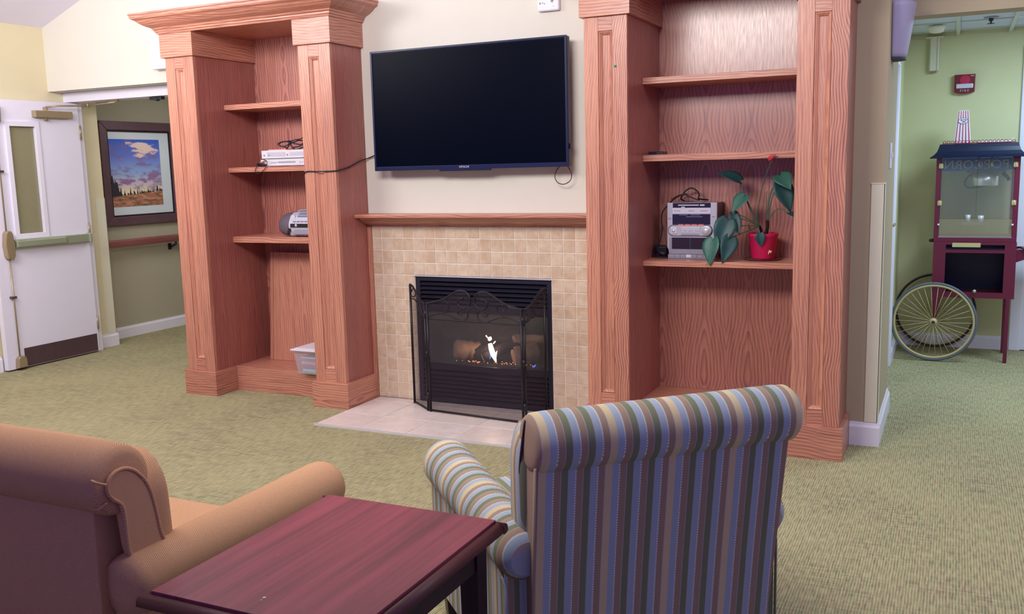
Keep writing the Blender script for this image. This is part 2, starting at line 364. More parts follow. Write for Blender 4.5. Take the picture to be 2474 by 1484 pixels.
# ------------------------------------------------------------------ mesh helpers
class MB:
    def __init__(self):
        self.bm = bmesh.new()
    def _add(self, verts, faces, smooth=False):
        vs = [self.bm.verts.new(v) for v in verts]
        fs = []
        for f in faces:
            try:
                k = self.bm.faces.new([vs[i] for i in f]); k.smooth = smooth; fs.append(k)
            except ValueError: pass
        return vs, fs
    def box(self, x0, x1, y0, y1, z0, z1, bev=0.0):
        v = [(x, y, z) for x in (x0, x1) for y in (y0, y1) for z in (z0, z1)]
        vs, fs = self._add(v, [(0, 1, 3, 2), (4, 6, 7, 5), (0, 4, 5, 1), (2, 3, 7, 6), (0, 2, 6, 4), (1, 5, 7, 3)])
        if bev:
            es = list({e for f in fs for e in f.edges})
            bmesh.ops.bevel(self.bm, geom=es, offset=bev, segments=2, profile=0.5, affect='EDGES')
        return self
    def prism(self, poly, axis, a, b, bev=0.0, smooth=False):
        # poly 2D in the two other axes (in xyz order), extruded along axis from a to b
        def P(p, t):
            return {'X': (t, p[0], p[1]), 'Y': (p[0], t, p[1]), 'Z': (p[0], p[1], t)}[axis]
        n = len(poly)
        v = [P(p, a) for p in poly] + [P(p, b) for p in poly]
        f = [tuple(range(n)), tuple(reversed(range(n, 2 * n)))] + [(i, (i + 1) % n, n + (i + 1) % n, n + i) for i in range(n)]
        vs, fs = self._add(v, f)
        if smooth:
            for k in fs[2:]: k.smooth = True
        if bev:
            es = list({e for k in fs[:2] for e in k.edges})
            bmesh.ops.bevel(self.bm, geom=es, offset=bev, segments=2, profile=0.5, affect='EDGES')
        return self
    def tube(self, pts, r, seg=10, closed=False, caps=True):
        pts = [Vector(p) for p in pts]
        n = len(pts); rr = r if isinstance(r, (list, tuple)) else [r] * n
        rings = []; prev = None
        for i, p in enumerate(pts):
            if closed: t = (pts[(i + 1) % n] - pts[i - 1])
            else: t = (pts[min(i + 1, n - 1)] - pts[max(i - 1, 0)])
            t = t.normalized() if t.length > 1e-9 else Vector((0, 0, 1))
            if prev is None:
                a = Vector((0, 0, 1)) if abs(t.z) < 0.9 else Vector((1, 0, 0))
                nrm = t.cross(a).normalized()
            else:
                nrm = prev - t * prev.dot(t)
                nrm = nrm.normalized() if nrm.length > 1e-6 else t.orthogonal().normalized()
            prev = nrm; bn = t.cross(nrm)
            rings.append([p + (nrm * math.cos(2 * PI * k / seg) + bn * math.sin(2 * PI * k / seg)) * rr[i] for k in range(seg)])
        v = [q for ring in rings for q in ring]; f = []
        for i in range(n if closed else n - 1):
            j = (i + 1) % n
            for k in range(seg):
                f.append((i * seg + k, i * seg + (k + 1) % seg, j * seg + (k + 1) % seg, j * seg + k))
        vs, fs = self._add(v, f, True)
        if caps and not closed:
            for ring in (vs[:seg][::-1], vs[-seg:]):
                try: self.bm.faces.new(ring)
                except ValueError: pass
        return self
    def cyl(self, p0, p1, r, seg=20, r1=None):
        return self.tube([p0, p1], [r, r if r1 is None else r1], seg)
    def lathe(self, prof, c, axis='Z', seg=28, smooth=True):
        # prof: list of (radius, height)
        v = []; f = []
        for (r, h) in prof:
            for k in range(seg):
                a = 2 * PI * k / seg
                p = (r * math.cos(a), r * math.sin(a), h)
                if axis == 'Y': p = (p[0], p[2], p[1])
                if axis == 'X': p = (p[2], p[0], p[1])
                v.append((c[0] + p[0], c[1] + p[1], c[2] + p[2]))
        n = len(prof)
        for i in range(n - 1):
            for k in range(seg): f.append((i * seg + k, i * seg + (k + 1) % seg, (i + 1) * seg + (k + 1) % seg, (i + 1) * seg + k))
        vs, fs = self._add(v, f, smooth)
        for ring, ok in ((vs[:seg][::-1], prof[0][0] > 1e-6), (vs[-seg:], prof[-1][0] > 1e-6)):
            if ok:
                try: self.bm.faces.new(ring)
                except ValueError: pass
        return self
    def grid(self, fn, nu, nv, thick=0.0, smooth=True, closeu=False):
        v = [fn(i / (nu if closeu else nu - 1), j / (nv - 1)) for i in range(nu) for j in range(nv)]
        f = []
        for i in range(nu if closeu else nu - 1):
            i2 = (i + 1) % nu
            for j in range(nv - 1): f.append((i * nv + j, i2 * nv + j, i2 * nv + j + 1, i * nv + j + 1))
        vs, fs = self._add(v, f, smooth)
        if thick:
            bmesh.ops.recalc_face_normals(self.bm, faces=fs)
            bmesh.ops.solidify(self.bm, geom=fs, thickness=thick)
        return self
    def quad(self, a, b, c, d):
        self._add([a, b, c, d], [(0, 1, 2, 3)]); return self
    def xf(self, m):
        bmesh.ops.transform(self.bm, matrix=m, verts=self.bm.verts[:]); return self
def root_of(o):
    while o.parent: o = o.parent
    return o
ORIG = {}
def obj(name, mb, mat, parent=None, label=None, kind=None, local=False):
    me = bpy.data.meshes.new(name)
    bm = mb.bm
    if parent is not None and not local:
        L = ORIG.get(root_of(parent).name, Vector((0, 0, 0)))
        bmesh.ops.translate(bm, vec=-L, verts=bm.verts[:])
    bmesh.ops.remove_doubles(bm, verts=bm.verts[:], dist=1e-6)
    bmesh.ops.recalc_face_normals(bm, faces=bm.faces[:])
    bm.to_mesh(me); bm.free()
    for m in (mat if isinstance(mat, (list, tuple)) else [mat]): me.materials.append(MAT[m] if isinstance(m, str) else m)
    o = bpy.data.objects.new(name, me)
    COL.objects.link(o)
    if parent is not None: o.parent = parent
    if label: o['label'] = label
    if kind: o['kind'] = kind
    return o
def thing(name, label, cat, loc=(0, 0, 0), rz=0.0, group=None, kind=None):
    o = bpy.data.objects.new(name, None)
    COL.objects.link(o)
    o.empty_display_size = 0.1
    o.location = loc; o.rotation_euler = (0, 0, rz)
    o['label'] = label; o['category'] = cat
    if group: o['group'] = group
    if kind: o['kind'] = kind
    ORIG[o.name] = Vector(loc)
    return o
def tag(o, label, cat, group=None, kind=None):
    o['label'] = label
    o['category'] = cat
    if group: o['group'] = group
    if kind: o['kind'] = kind
    return o
def single(name, mb, mat, label, cat, group=None):
    return tag(obj(name, mb, mat), label, cat, group)
def struct(name, mb, mat, label=None):
    return obj(name, mb, mat, None, label, 'structure')
def B(x0, x1, y0, y1, z0, z1, bev=0.0):
    return MB().box(x0, x1, y0, y1, z0, z1, bev)
def spline(pts, n=10):
    # Catmull-Rom through the points
    P = [Vector(p) for p in pts]; out = []
    for i in range(len(P) - 1):
        p0, p1, p2, p3 = P[max(i - 1, 0)], P[i], P[i + 1], P[min(i + 2, len(P) - 1)]
        for k in range(n):
            t = k / n
            out.append(0.5 * ((2 * p1) + (p2 - p0) * t + (2 * p0 - 5 * p1 + 4 * p2 - p3) * t * t + (3 * p1 - p0 - 3 * p2 + p3) * t ** 3))
    out.append(P[-1])
    return out
def text_mb(s, size, fn, depth=0.002, mirror=False):
    # letters as real geometry; fn maps (x right, y up, z out) to a world point
    cu = bpy.data.curves.new('lettering', 'FONT')
    cu.body = s; cu.size = size; cu.extrude = depth / 2; cu.align_x = 'CENTER'; cu.align_y = 'CENTER'; cu.resolution_u = 2
    o = bpy.data.objects.new('lettering', cu); COL.objects.link(o)
    dg = bpy.context.evaluated_depsgraph_get()
    me = bpy.data.meshes.new_from_object(o.evaluated_get(dg))
    mb = MB(); mb.bm.from_mesh(me)
    for v in mb.bm.verts:
        x, y, z = v.co
        v.co = fn(-x if mirror else x, y, z)
    bpy.data.objects.remove(o); bpy.data.curves.remove(cu); bpy.data.meshes.remove(me)
    return mb

# ================================================================== SETTING
L1, L2, L3, L4 = -1.0929, -0.8646, -0.0524, 0.1742
R1, R2, R3, R4 = 1.7409, 1.969, 2.7898, 3.0185
OV = 0.019; YB = 0.58; YW = 0.32
ZA, ZB, ZT = 0.1619, 2.1763, 2.3319
struct('floor', B(-4.6, 6.2, -7.0, 4.2, -0.06, 0.0), 'carpet', 'olive and tan ribbed loop carpet')
SL = 0.384
def roofz(x): return 2.595 + SL * (x + 2.99) if x < 1.2 else 2.595 + SL * (4.19 - (x - 1.2))
def gable(x0, x1, z0, y0, y1):
    pts = [(x0, z0), (x1, z0), (x1, roofz(x1))] + ([(1.2, roofz(1.2))] if x0 < 1.2 < x1 else []) + [(x0, roofz(x0))]
    return MB().prism(pts, 'Y', y0, y1)
struct('wall_left', B(-3.12, -2.99, -7.0, 0.80, 0, roofz(-2.99)), 'wall_cream')
struct('wall_back', gable(-2.99, -1.22, 2.112, 0.655, 0.78), 'wall', 'cream wall above the hallway opening')
struct('wall_niche', B(-1.22, 3.0, 0.60, 0.70, 0, 2.45), 'wall')
struct('wall_upper', gable(-1.22, 3.165, 2.45, YW, 0.70), 'wall')
# chimney breast with the fireplace opening left out
mb = MB()
mb.box(L4 + 0.0005, 0.4963, YW, 0.58, 0, 2.45); mb.box(1.4054, R1 - 0.0005, YW, 0.58, 0, 2.45); mb.box(0.4963, 1.4054, YW, 0.58, 0.80, 2.45)
struct('wall_fireplace', mb, 'wall', 'cream wall between the two bookcases')
mb = MB(); mb.box(R4 + 0.0005, 3.165, 0.31, 1.10, 0, 2.45)
struct('wall_right', mb, 'wall_beige', 'beige wall end beside the right bookcase')
struct('wall_header', gable(3.165, 6.1, 2.149, 0.75, 0.90), 'wall_beige', 'beige header over the hall opening')
def slope_panel(x0, x1):
    return MB().prism([(x0, roofz(x0)), (x1, roofz(x1)), (x1, roofz(x1) + 0.1), (x0, roofz(x0) + 0.1)], 'Y', -7.0, 0.8)
struct('ceiling', slope_panel(-3.12, 1.2), 'ceiling', 'sloped lavender-white ceiling')
struct('ceiling', slope_panel(1.2, 6.1), 'ceiling')
# --- left corridor
struct('wall_corridor', B(-3.40, -3.27, 1.15, 4.2, 0, 2.32), 'wall_olive', 'olive corridor wall behind the framed painting')
struct('wall_corridor', B(-3.40, -3.045, 0.93, 1.15, 0, 2.32), 'wall_cream')
struct('wall_corridor', B(-3.4, -1.2, 4.1, 4.2, 0, 2.32), 'wall_olive')
struct('wall_corridor', B(-1.35, -1.22, 0.80, 4.1, 0, 2.32), 'wall_olive')
struct('ceiling', B(-3.4, -1.2, 0.80, 4.2, 2.32, 2.38), 'hall_tile')
def baseboard(name, poly_axis, a, b, face, sgn, h, mat='white', t=0.016):
    prof = [(face, 0), (face + sgn * t, 0), (face + sgn * t, h * 0.80), (face + sgn * t * 0.55, h * 0.90), (face + sgn * t * 0.4, h), (face, h)]
    return struct(name, MB().prism(prof, poly_axis, a, b), mat)
baseboard('baseboard_left', 'Y', -7.0, 0.02, -2.99, 1, 0.12)
baseboard('baseboard_corridor', 'Y', 1.15, 4.1, -3.27, 1, 0.10)
baseboard('baseboard_corridor', 'Y', 0.945, 1.165, -3.045, 1, 0.11)
g = thing('corner_guard', 'ivory vinyl corner guard on the corridor corner beside the white door', 'corner guard', (-3.04, 1.15, 0.11))
mb = MB(); mb.box(-3.045, -3.041, 1.06, 1.153, 0.112, 1.265); obj('wing', mb, 'guard', g)
mb = MB(); mb.box(-3.12, -3.041, 1.15, 1.154, 0.112, 1.265); obj('wing', mb, 'guard', g)
# door frame of the corridor opening
mb = MB(); mb.box(-3.03, -1.22, 0.79, 0.93, 2.035, 2.112, 0.003)
struct('trim_1', mb, 'white', 'white steel frame head over the corridor opening')
mb = MB(); mb.box(-3.045, -2.958, 0.874, 0.93, 0, 2.035, 0.003); mb.box(-3.03, -2.99, 0.79, 0.874, 0, 2.035)
struct('trim_2', mb, 'white', 'white steel frame jamb at the door hinges')
# --- right hall
struct('wall_hall_back', B(3.0, 6.1, 3.17, 3.27, 0, 2.45), 'wall_green', 'pale green hall wall behind the popcorn cart')
struct('wall_hall_left', B(2.95, 3.10, 2.35, 3.17, 0, 2.45), 'wall_green')
struct('wall_hall_left', B(2.95, 3.08, 1.10, 2.35, 2.05, 2.45), 'wall_green')
struct('wall_hall_right', B(6.1, 6.2, 0.31, 3.27, 0, 2.45), 'wall_green')
baseboard('baseboard_hall', 'X', 3.10, 3.875, 3.17, -1, 0.10)
baseboard('baseboard_hall', 'Y', 2.36, 3.15, 3.10, 1, 0.10)
# door in the hall's left wall (seen edge-on)
d = thing('door_2', 'white flush door seen edge-on past the beige wall end', 'door', (3.07, 1.2, 0), kind='structure')
obj('leaf', B(3.035, 3.075, 1.19, 2.27, 0.01, 2.03), 'door', d)
obj('jamb', B(3.02, 3.13, 1.102, 1.18, 0, 2.06, 0.004), 'white', d); obj('jamb', B(3.02, 3.115, 2.275, 2.349, 0, 2.06, 0.004), 'white', d)
obj('head', B(3.02, 3.115, 1.18, 2.275, 2.035, 2.06), 'white', d)
obj('lever_handle', MB().cyl((3.075, 2.10, 1.0), (3.125, 2.10, 1.0), 0.011).cyl((3.12, 2.10, 1.0), (3.12, 1.99, 1.0), 0.009), 'brass', d, 'satin metal lever')
# baseboard and corner guard on the wall end
mb = MB(); prof = [(0.31, 0), (0.294, 0), (0.294, 0.096), (0.301, 0.108), (0.304, 0.12), (0.31, 0.12)]
mb.prism(prof, 'X', R4 + OV + 0.001, 3.182)
mb.prism([(3.165, 0), (3.182, 0), (3.182, 0.096), (3.174, 0.108), (3.171, 0.12), (3.165, 0.12)], 'Y', 0.31, 1.10)
struct('baseboard_right', mb, 'white', 'white baseboard around the beige wall end')
g = thing('corner_guard', 'tall ivory corner guard on the beige wall end by the hall', 'corner guard', (3.16, 0.31, 0.12))
obj('wing', B(3.108, 3.169, 0.305, 0.309, 0.122, 1.314), 'guard', g)
obj('wing', B(3.166, 3.170, 0.305, 0.372, 0.122, 1.314), 'guard', g)
obj('end_cap', B(3.106, 3.171, 0.303, 0.374, 1.314, 1.320), 'guard', g)
g = thing('corner_guard', 'pale corner guard farther down the hall beside the cart wheel', 'corner guard', (3.11, 2.4, 0.1))
obj('wing', B(3.101, 3.106, 2.351, 2.44, 0.11, 1.33), 'guard', g); obj('end_cap', B(3.100, 3.108, 2.35, 2.442, 1.33, 1.337), 'guard', g)
# hall ceiling: grid bars and lay-in tiles
hc = struct('ceiling_hall', B(3.0, 6.1, 0.9, 3.17, 2.36, 2.42), 'hall_tile', 'suspended ceiling of white tiles in the hall')
xs = [3.115 + 0.335 * k for k in range(9)]; ys = [1.10 + 0.45 * k for k in range(5)]
tm = B(0, 0.311, 0, 0.434, 2.318, 2.33); tile0 = None
for x in xs[:-1]:
    for y in ys:
        if y + 0.45 > 3.17: continue
        if tile0 is None: tile0 = obj('ceiling_tile', tm, 'hall_tile', hc, local=True); o = tile0
        else:
            o = tile0.copy(); COL.objects.link(o); o.parent = hc
        o.location = (x + 0.012, y + 0.008, 0)
for x in xs: obj('grid_bar', B(x - 0.012, x + 0.012, 0.9, 3.168, 2.306, 2.33), 'grid', hc, local=True)
for y in ys: obj('grid_bar', B(3.10, 6.08, y - 0.006, y + 0.006, 2.310, 2.328), 'grid', hc, local=True)
# far door at the right edge
d = thing('door_3', 'white door and frame at the end of the green hall wall', 'door', (4.3, 3.15, 0), kind='structure')
obj('jamb', B(3.878, 3.955, 3.145, 3.169, 0, 2.12, 0.006), 'white', d); obj('leaf', B(3.955, 4.85, 3.15, 3.169, 0.01, 2.06), 'door', d)
obj('head', B(3.878, 4.93, 3.145, 3.169, 2.12, 2.2, 0.006), 'white', d); obj('jamb', B(4.85, 4.93, 3.145, 3.169, 0, 2.12, 0.006), 'white', d)

# ================================================================== BOOKCASES
def crown(xl, xr, yback_l, yback_r):
    prof = [(0.0, 2.322), (0.008, 2.322), (0.012, 2.332), (0.018, 2.336), (0.018, 2.344), (0.026, 2.350), (0.030, 2.358), (0.040, 2.362), (0.062, 2.372), (0.084, 2.388), (0.098, 2.402),
            (0.112, 2.408), (0.118, 2.416), (0.118, 2.428), (0.124, 2.432), (0.124, 2.442), (0.0, 2.442)]
    yf = -OV
    mb = MB(); rings = []
    for (o_, z) in prof:
        rings.append([(xl - o_, yback_l, z), (xl - o_, yf - o_, z), (xr + o_, yf - o_, z), (xr + o_, yback_r, z)])
    n = len(prof)
    v = [p for ring in rings for p in ring]
    f = []
    for i in range(n):
        j = (i + 1) % n
        for k in range(3): f.append((i * 4 + k, i * 4 + k + 1, j * 4 + k + 1, j * 4 + k))
    f.append(tuple(i * 4 for i in range(n))); f.append(tuple(i * 4 + 3 for i in reversed(range(n))))
    mb._add(v, f)
    return mb
def pilaster(root, a, b, p0, p1, z0, z1, right='oakZ'):
    # frame-and-panel face applied on the column, each piece its own board
    T = 0.024
    p = obj('pilaster', B(a + 0.001, b - 0.001, T, T + 0.004, ZA, ZB), 'oakZ', root)
    obj('stile', B(a, p0, 0.0, T, ZA, ZB, 0.0012), 'oakZ', p); obj('stile', B(p1, b, 0.0, T, ZA, ZB, 0.0012), right, p)
    obj('rail', B(p0 + 0.0004, p1 - 0.0004, 0.0006, T, z1, ZB, 0.0008), 'oakX', p); obj('rail', B(p0 + 0.0004, p1 - 0.0004, 0.0006, T, ZA, z0, 0.0008), 'oakX', p)
    m = 0.020
    mb = MB()
    def inset(d, y): return [(p0 + d, y, z0 + d), (p1 - d, y, z0 + d), (p1 - d, y, z1 - d), (p0 + d, y, z1 - d)]
    loops = [inset(0.0003, T - 0.001), inset(0.0003, 0.007), inset(0.002, 0.004), inset(0.0055, 0.0025), inset(0.009, 0.0045), inset(0.011, 0.008), inset(0.015, 0.011), inset(m, 0.0195), inset(m, T - 0.001)]
    v = [q for l in loops for q in l]; f = []
    for i in range(len(loops) - 1):
        j = i + 1
        for k in range(4): f.append((i * 4 + k, i * 4 + (k + 1) % 4, j * 4 + (k + 1) % 4, j * 4 + k))
    mb._add(v, f); obj('panel_moulding', mb, 'oakZ', p)
    obj('panel', B(p0 + 0.004, p1 - 0.004, 0.0195, T - 0.0002, z0 + 0.004, z1 - 0.004), 'oakZ', p)
def bookcase(label, x1, x2, x3, x4, pl, pr, shelves, outer_l, outer_r):
    xc = (x1 + x4) / 2
    root = thing('bookcase', label, 'bookcase', (xc, 0.25, 0))
    for (a, b, side) in ((x1, x2, -1), (x3, x4, 1)):
        yo = outer_l if side < 0 else outer_r
        c = obj('column', B(a, b, 0.0285, YB, ZA, ZB), 'oakside', root)
        def wrap(z0, z1, yo):
            mb = MB()
            xa, xb = a - OV, b + OV
            ia, ib = (a if side < 0 and yo < YB else xa), (b if side > 0 and yo < YB else xb)
            if yo < YB:
                pts = ([(xa, -OV), (xb, -OV), (xb, YB), (a, YB), (a, yo), (xa, yo)] if side < 0 else [(xa, -OV), (xb, -OV), (xb, yo), (b, yo), (b, YB), (xa, YB)])
            else: pts = [(xa, -OV), (xb, -OV), (xb, YB), (xa, YB)]
            mb.prism(pts, 'Z', z0, z1, 0.0015)
            return mb
        obj('plinth', wrap(0, ZA, yo if yo > 0.5 else min(yo, 0.3075)), 'oakX', root)
        obj('capital', wrap(ZB, ZT, yo), 'oakX', root)
    pilaster(root, x1, x2, pl[0], pl[1], 0.240, 2.105, 'oakfig' if x1 > 0 else 'oakZ'); pilaster(root, x3, x4, pr[0], pr[1], 0.240, 2.105, 'oakfig' if x1 > 0 else 'oakZ')
    obj('back_panel', B(x2, x3, YB - 0.012, YB, ZA, ZT), 'oakback', root)
    obj('base_shelf', B(x2 + OV, x3 - OV, 0.183, YB - 0.012, 0.0, ZA, 0.002), 'oakX', root)
    obj('top_panel', B(x1, x4, 0.0, YB, ZT, ZT + 0.02), 'oakX', root)
    for (zb, zt) in shelves: obj('shelf', B(x2 + 0.0005, x3 - 0.0005, 0.2514, YB - 0.0125, zb, zt, 0.0015), 'oakX', root)
    obj('crown', crown(x1 - OV, x4 + OV, outer_l, outer_r), 'oakX', root)
    return root
bookcase('tall oak bookcase at the corridor end, holding the boombox and video decks', L1, L2, L3, L4, (-1.016, -0.945), (0.020, 0.096), [(1.8516, 1.8846), (1.4490, 1.4810), (0.9880, 1.0269)], YB, YW - 0.002)
bookcase('tall oak bookcase at the hall end, holding the stereo and potted plant', R1, R2, R3, R4, (1.816, 1.891), (2.866, 2.941), [(1.8518, 1.8848), (1.4512, 1.4856), (0.8942, 0.9235)], YW - 0.002, 0.308)

# ================================================================== FIREPLACE
fs = thing('fireplace_surround', 'beige square tile surround around the black fireplace', 'fireplace surround', (0.95, 0.31, 0))
P_ = 0.07575
X0, X1 = 0.2005, R1 - 0.001
ZTOP = 1.098
mb = MB(); mb.box(X0, 0.4963, 0.3125, YW - 0.0005, 0.012, ZTOP); mb.box(1.4054, X1, 0.3125, YW - 0.0005, 0.012, ZTOP); mb.box(0.4963, 1.4054, 0.3125, YW - 0.0005, 0.800, ZTOP)
obj('grout_bed', mb, 'grout', fs)
GAP = 0.0050
tmesh = {}
def tile(x0, x1, z0, z1):
    w, h = round(x1 - x0, 4), round(z1 - z0, 4)
    if (w, h) not in tmesh:
        m = MB(); m.box(0, w, 0.3085, 0.3128, 0, h, 0.0010)
        o = obj('tile', m, 'tile', fs, local=True); tmesh[(w, h)] = o
    else:
        o = tmesh[(w, h)].copy(); COL.objects.link(o); o.parent = fs
    o.location = Vector((x0, 0, z0)) - Vector((0.95, 0.31, 0))
for r in range(-11, 4):
    z0 = 0.7998 + r * P_; z1 = z0 + P_
    z0 = max(z0, 0.014); z1 = min(z1, ZTOP)
    for c in range(-4, 17):
        x0 = 0.4963 + c * P_; x1 = x0 + P_
        if r < 0 and 0 <= c < 12: continue
        x0 = max(x0, X0); x1 = min(x1, X1)
        if x1 - x0 < 0.012: continue
        tile(x0 + GAP / 2, x1 - GAP / 2, z0 + GAP / 2, z1 - GAP / 2)
obj('side_strip', B(L4 + 0.001, X0 - 0.0005, 0.296, YW - 0.001, 0.012, 1.094, 0.001), 'oakZ', fs, 'narrow oak edge strip')
# hearth
h = thing('hearth', 'flush hearth of large pale stone tiles before the fireplace', 'hearth', (0.95, 0, 0))
obj('bed', B(0.204, 1.72, -0.362, 0.306, 0.0005, 0.009), 'grout', h)
obj('edge_trim', B(0.196, 1.728, -0.3705, -0.3625, 0.0005, 0.013), 'chrome', h, 'bright metal edge strip'); 
xs = [0.206, 0.50, 0.806, 1.112, 1.418, 1.718]; ys = [-0.360, -0.100, 0.205, 0.305]
for i in range(5):
    for j in range(3):
        obj('tile', B(xs[i] + 0.003, xs[i + 1] - 0.003, ys[j] + 0.003, ys[j + 1] - 0.003, 0.004, 0.0125, 0.001), 'hearthtile', h)
# mantel: shelf and bed moulding
m = thing('mantel', 'oak mantel shelf with cove moulding above the tile surround', 'mantel', (0.95, 0.25, 1.1))
mx0, mx1 = L4 + 0.001, R1 - 0.001
obj('shelf', B(mx0, mx1, 0.160, YW - 0.001, 1.156, 1.177, 0.005), 'oakX', m)
prof = [(YW - 0.001, 1.099), (0.302, 1.099), (0.298, 1.108), (0.290, 1.112), (0.270, 1.118), (0.245, 1.129), (0.225, 1.142), (0.214, 1.150), (0.208, 1.156), (YW - 0.001, 1.156)]
obj('cove_moulding', MB().prism(prof, 'X', mx0, mx1), 'oakX', m)
# insert
fi = thing('fireplace_insert', 'black gas fireplace insert with louvred grilles in the tile surround', 'fireplace', (0.95, 0.35, 0))
fx0, fx1 = 0.4985, 1.4032
obj('metal_trim', MB().box(fx0 - 0.008, fx1 + 0.008, 0.305, 0.312, 0.7925, 0.799), 'chrome', fi, 'thin pale metal edge above the opening')
mb = MB(); mb.box(fx0, fx0 + 0.03, 0.318, 0.345, 0.012, 0.795); mb.box(fx1 - 0.03, fx1, 0.318, 0.345, 0.012, 0.795); mb.box(fx0 + 0.03, fx1 - 0.03, 0.318, 0.345, 0.765, 0.795); mb.box(fx0 + 0.03, fx1 - 0.03, 0.318, 0.345, 0.012, 0.04)
mb.box(fx0 + 0.03, fx1 - 0.03, 0.322, 0.345, 0.585, 0.622); mb.box(fx0 + 0.03, fx1 - 0.03, 0.322, 0.345, 0.215, 0.25)
obj('frame', mb, 'black', fi)
def louver(z):
    return MB().prism([(0.318, z), (0.320, z - 0.004), (0.345, z + 0.012), (0.343, z + 0.018)], 'X', fx0 + 0.030, fx1 - 0.030)
for k in range(5): obj('louver', louver(0.636 + 0.0265 * k), 'black', fi)
for k in range(6): obj('louver', louver(0.056 + 0.0265 * k), 'black', fi)
obj('louver_backing', B(fx0 + 0.03, fx1 - 0.03, 0.350, 0.358, 0.04, 0.215).box(fx0 + 0.03, fx1 - 0.03, 0.350, 0.358, 0.622, 0.765), 'black', fi)
mb = MB(); mb.box(fx0 + 0.03, fx1 - 0.03, 0.572, 0.58, 0.215, 0.622); mb.box(fx0 + 0.005, fx0 + 0.03, 0.345, 0.58, 0.215, 0.622); mb.box(fx1 - 0.03, fx1 - 0.005, 0.345, 0.58, 0.215, 0.622); mb.box(fx0 + 0.03, fx1 - 0.03, 0.36, 0.58, 0.615, 0.622); mb.box(fx0 + 0.03, fx1 - 0.03, 0.36, 0.58, 0.215, 0.232)
obj('firebox', mb, 'firebox', fi)
obj('glass_pane', B(fx0 + 0.03, fx1 - 0.03, 0.346, 0.349, 0.25, 0.585), 'glass', fi)
obj('burner', B(0.62, 1.29, 0.40, 0.50, 0.232, 0.25, 0.004), 'char', fi)
em = MB(); rnd = random.Random(3)
for k in range(46):
    x = rnd.uniform(0.70, 1.25); y = rnd.uniform(0.395, 0.43); r = rnd.uniform(0.0018, 0.0042)
    em.lathe([(0.0001, -r), (r, 0), (0.0001, r)], (x, y, 0.256 + rnd.uniform(0, 0.012)), seg=5)
obj('embers', em, 'ember', fi, 'small glowing embers', 'stuff')
def log(p0, p1, r, seed, mat, label, cut=None):
    rnd = random.Random(seed); a, b = Vector(p0), Vector(p1); n = 9
    pts = []; rr = []
    for i in range(n):
        t = i / (n - 1)
        pts.append(a.lerp(b, t) + Vector((rnd.uniform(-.004, .004), rnd.uniform(-.004, .004), rnd.uniform(-.004, .004)))); rr.append(r * rnd.uniform(0.86, 1.12))
    t = thing('gas_log', label, 'log', tuple(a.lerp(b, 0.5)))
    mb = MB().tube(pts, rr, 12)
    for v in mb.bm.verts: v.co += Vector((rnd.uniform(-.004, .004), rnd.uniform(-.004, .004), rnd.uniform(-.004, .004)))
    obj('bark', mb, mat, t)
    d = (b - a).normalized()
    for (p, s, q) in ((a, -1, rr[0]), (b, 1, rr[-1])):
        obj('cut_end', MB().cyl(p + d * s * 0.002, p + d * s * 0.006, q * 0.86, 12), 'firewood', t)
log((0.705, 0.41, 0.325), (0.83, 0.50, 0.315), 0.062, 1, 'firewood', 'pale ceramic log with a cut face at the west end of the fire')
log((0.80, 0.47, 0.30), (1.12, 0.52, 0.32), 0.052, 2, 'char', 'charred ceramic log lying along the back of the fire')
log((0.90, 0.43, 0.285), (1.15, 0.49, 0.415), 0.034, 5, 'char', 'thin charred log leaning up behind the flame')
log((1.12, 0.41, 0.30), (1.21, 0.50, 0.33), 0.066, 3, 'firewood', 'stout pale ceramic log standing near the hall side of the fire')
log((1.09, 0.46, 0.405), (1.27, 0.50, 0.405), 0.030, 4, 'firewood', 'pale ceramic log laid across the top of the stout log')
fl = thing('flame', 'single bright white and blue gas flame between the logs', 'flame', (0.955, 0.405, 0.26))
def flame_mb(pts, rr):
    return MB().tube(spline(pts, 5), [rr[min(int(i / 5), len(rr) - 1)] * (1 - (i % 5) / 5) + rr[min(int(i / 5) + 1, len(rr) - 1)] * ((i % 5) / 5) for i in range(5 * (len(pts) - 1) + 1)], 8)
obj('tongue', flame_mb([(0.9920, 0.4050, 0.2660), (0.9740, 0.4050, 0.3110), (0.9610, 0.4050, 0.3480), (0.9530, 0.4050, 0.3810)], [0.002, 0.016, 0.016, 0.012, 0.006]), 'flame', fl)
obj('tongue', flame_mb([(0.9870, 0.4050, 0.2710), (0.9850, 0.4050, 0.3010), (1.0000, 0.4050, 0.3380)], [0.002, 0.009, 0.001]), 'flame', fl)
obj('tongue', flame_mb([(0.9460, 0.4050, 0.4010), (0.9540, 0.4050, 0.4120), (0.9600, 0.4050, 0.4230)], [0.008, 0.013, 0.002]), 'flame', fl)
obj('tongue', flame_mb([(0.9490, 0.4050, 0.4070), (0.9350, 0.4050, 0.4190), (0.9270, 0.4050, 0.4290)], [0.002, 0.003, 0.004]), 'flame', fl)
obj('tongue', flame_mb([(0.9760, 0.4050, 0.3800), (0.9820, 0.4050, 0.3880), (0.9900, 0.4050, 0.3960)], [0.002, 0.004, 0.003]), 'flame', fl)
obj('blue_base', flame_mb([(0.9500, 0.4000, 0.2850), (0.9560, 0.4000, 0.3000), (0.9540, 0.4000, 0.3210)], [0.002, 0.005, 0.001]), 'flame_blue', fl, 'blue flame edge')
obj('blue_base', flame_mb([(1.2370, 0.4000, 0.2530), (1.2480, 0.4000, 0.2610), (1.2590, 0.4000, 0.2720)], [0.002, 0.006, 0.001]), 'flame_blue', fl, 'small blue flame at the burner end')
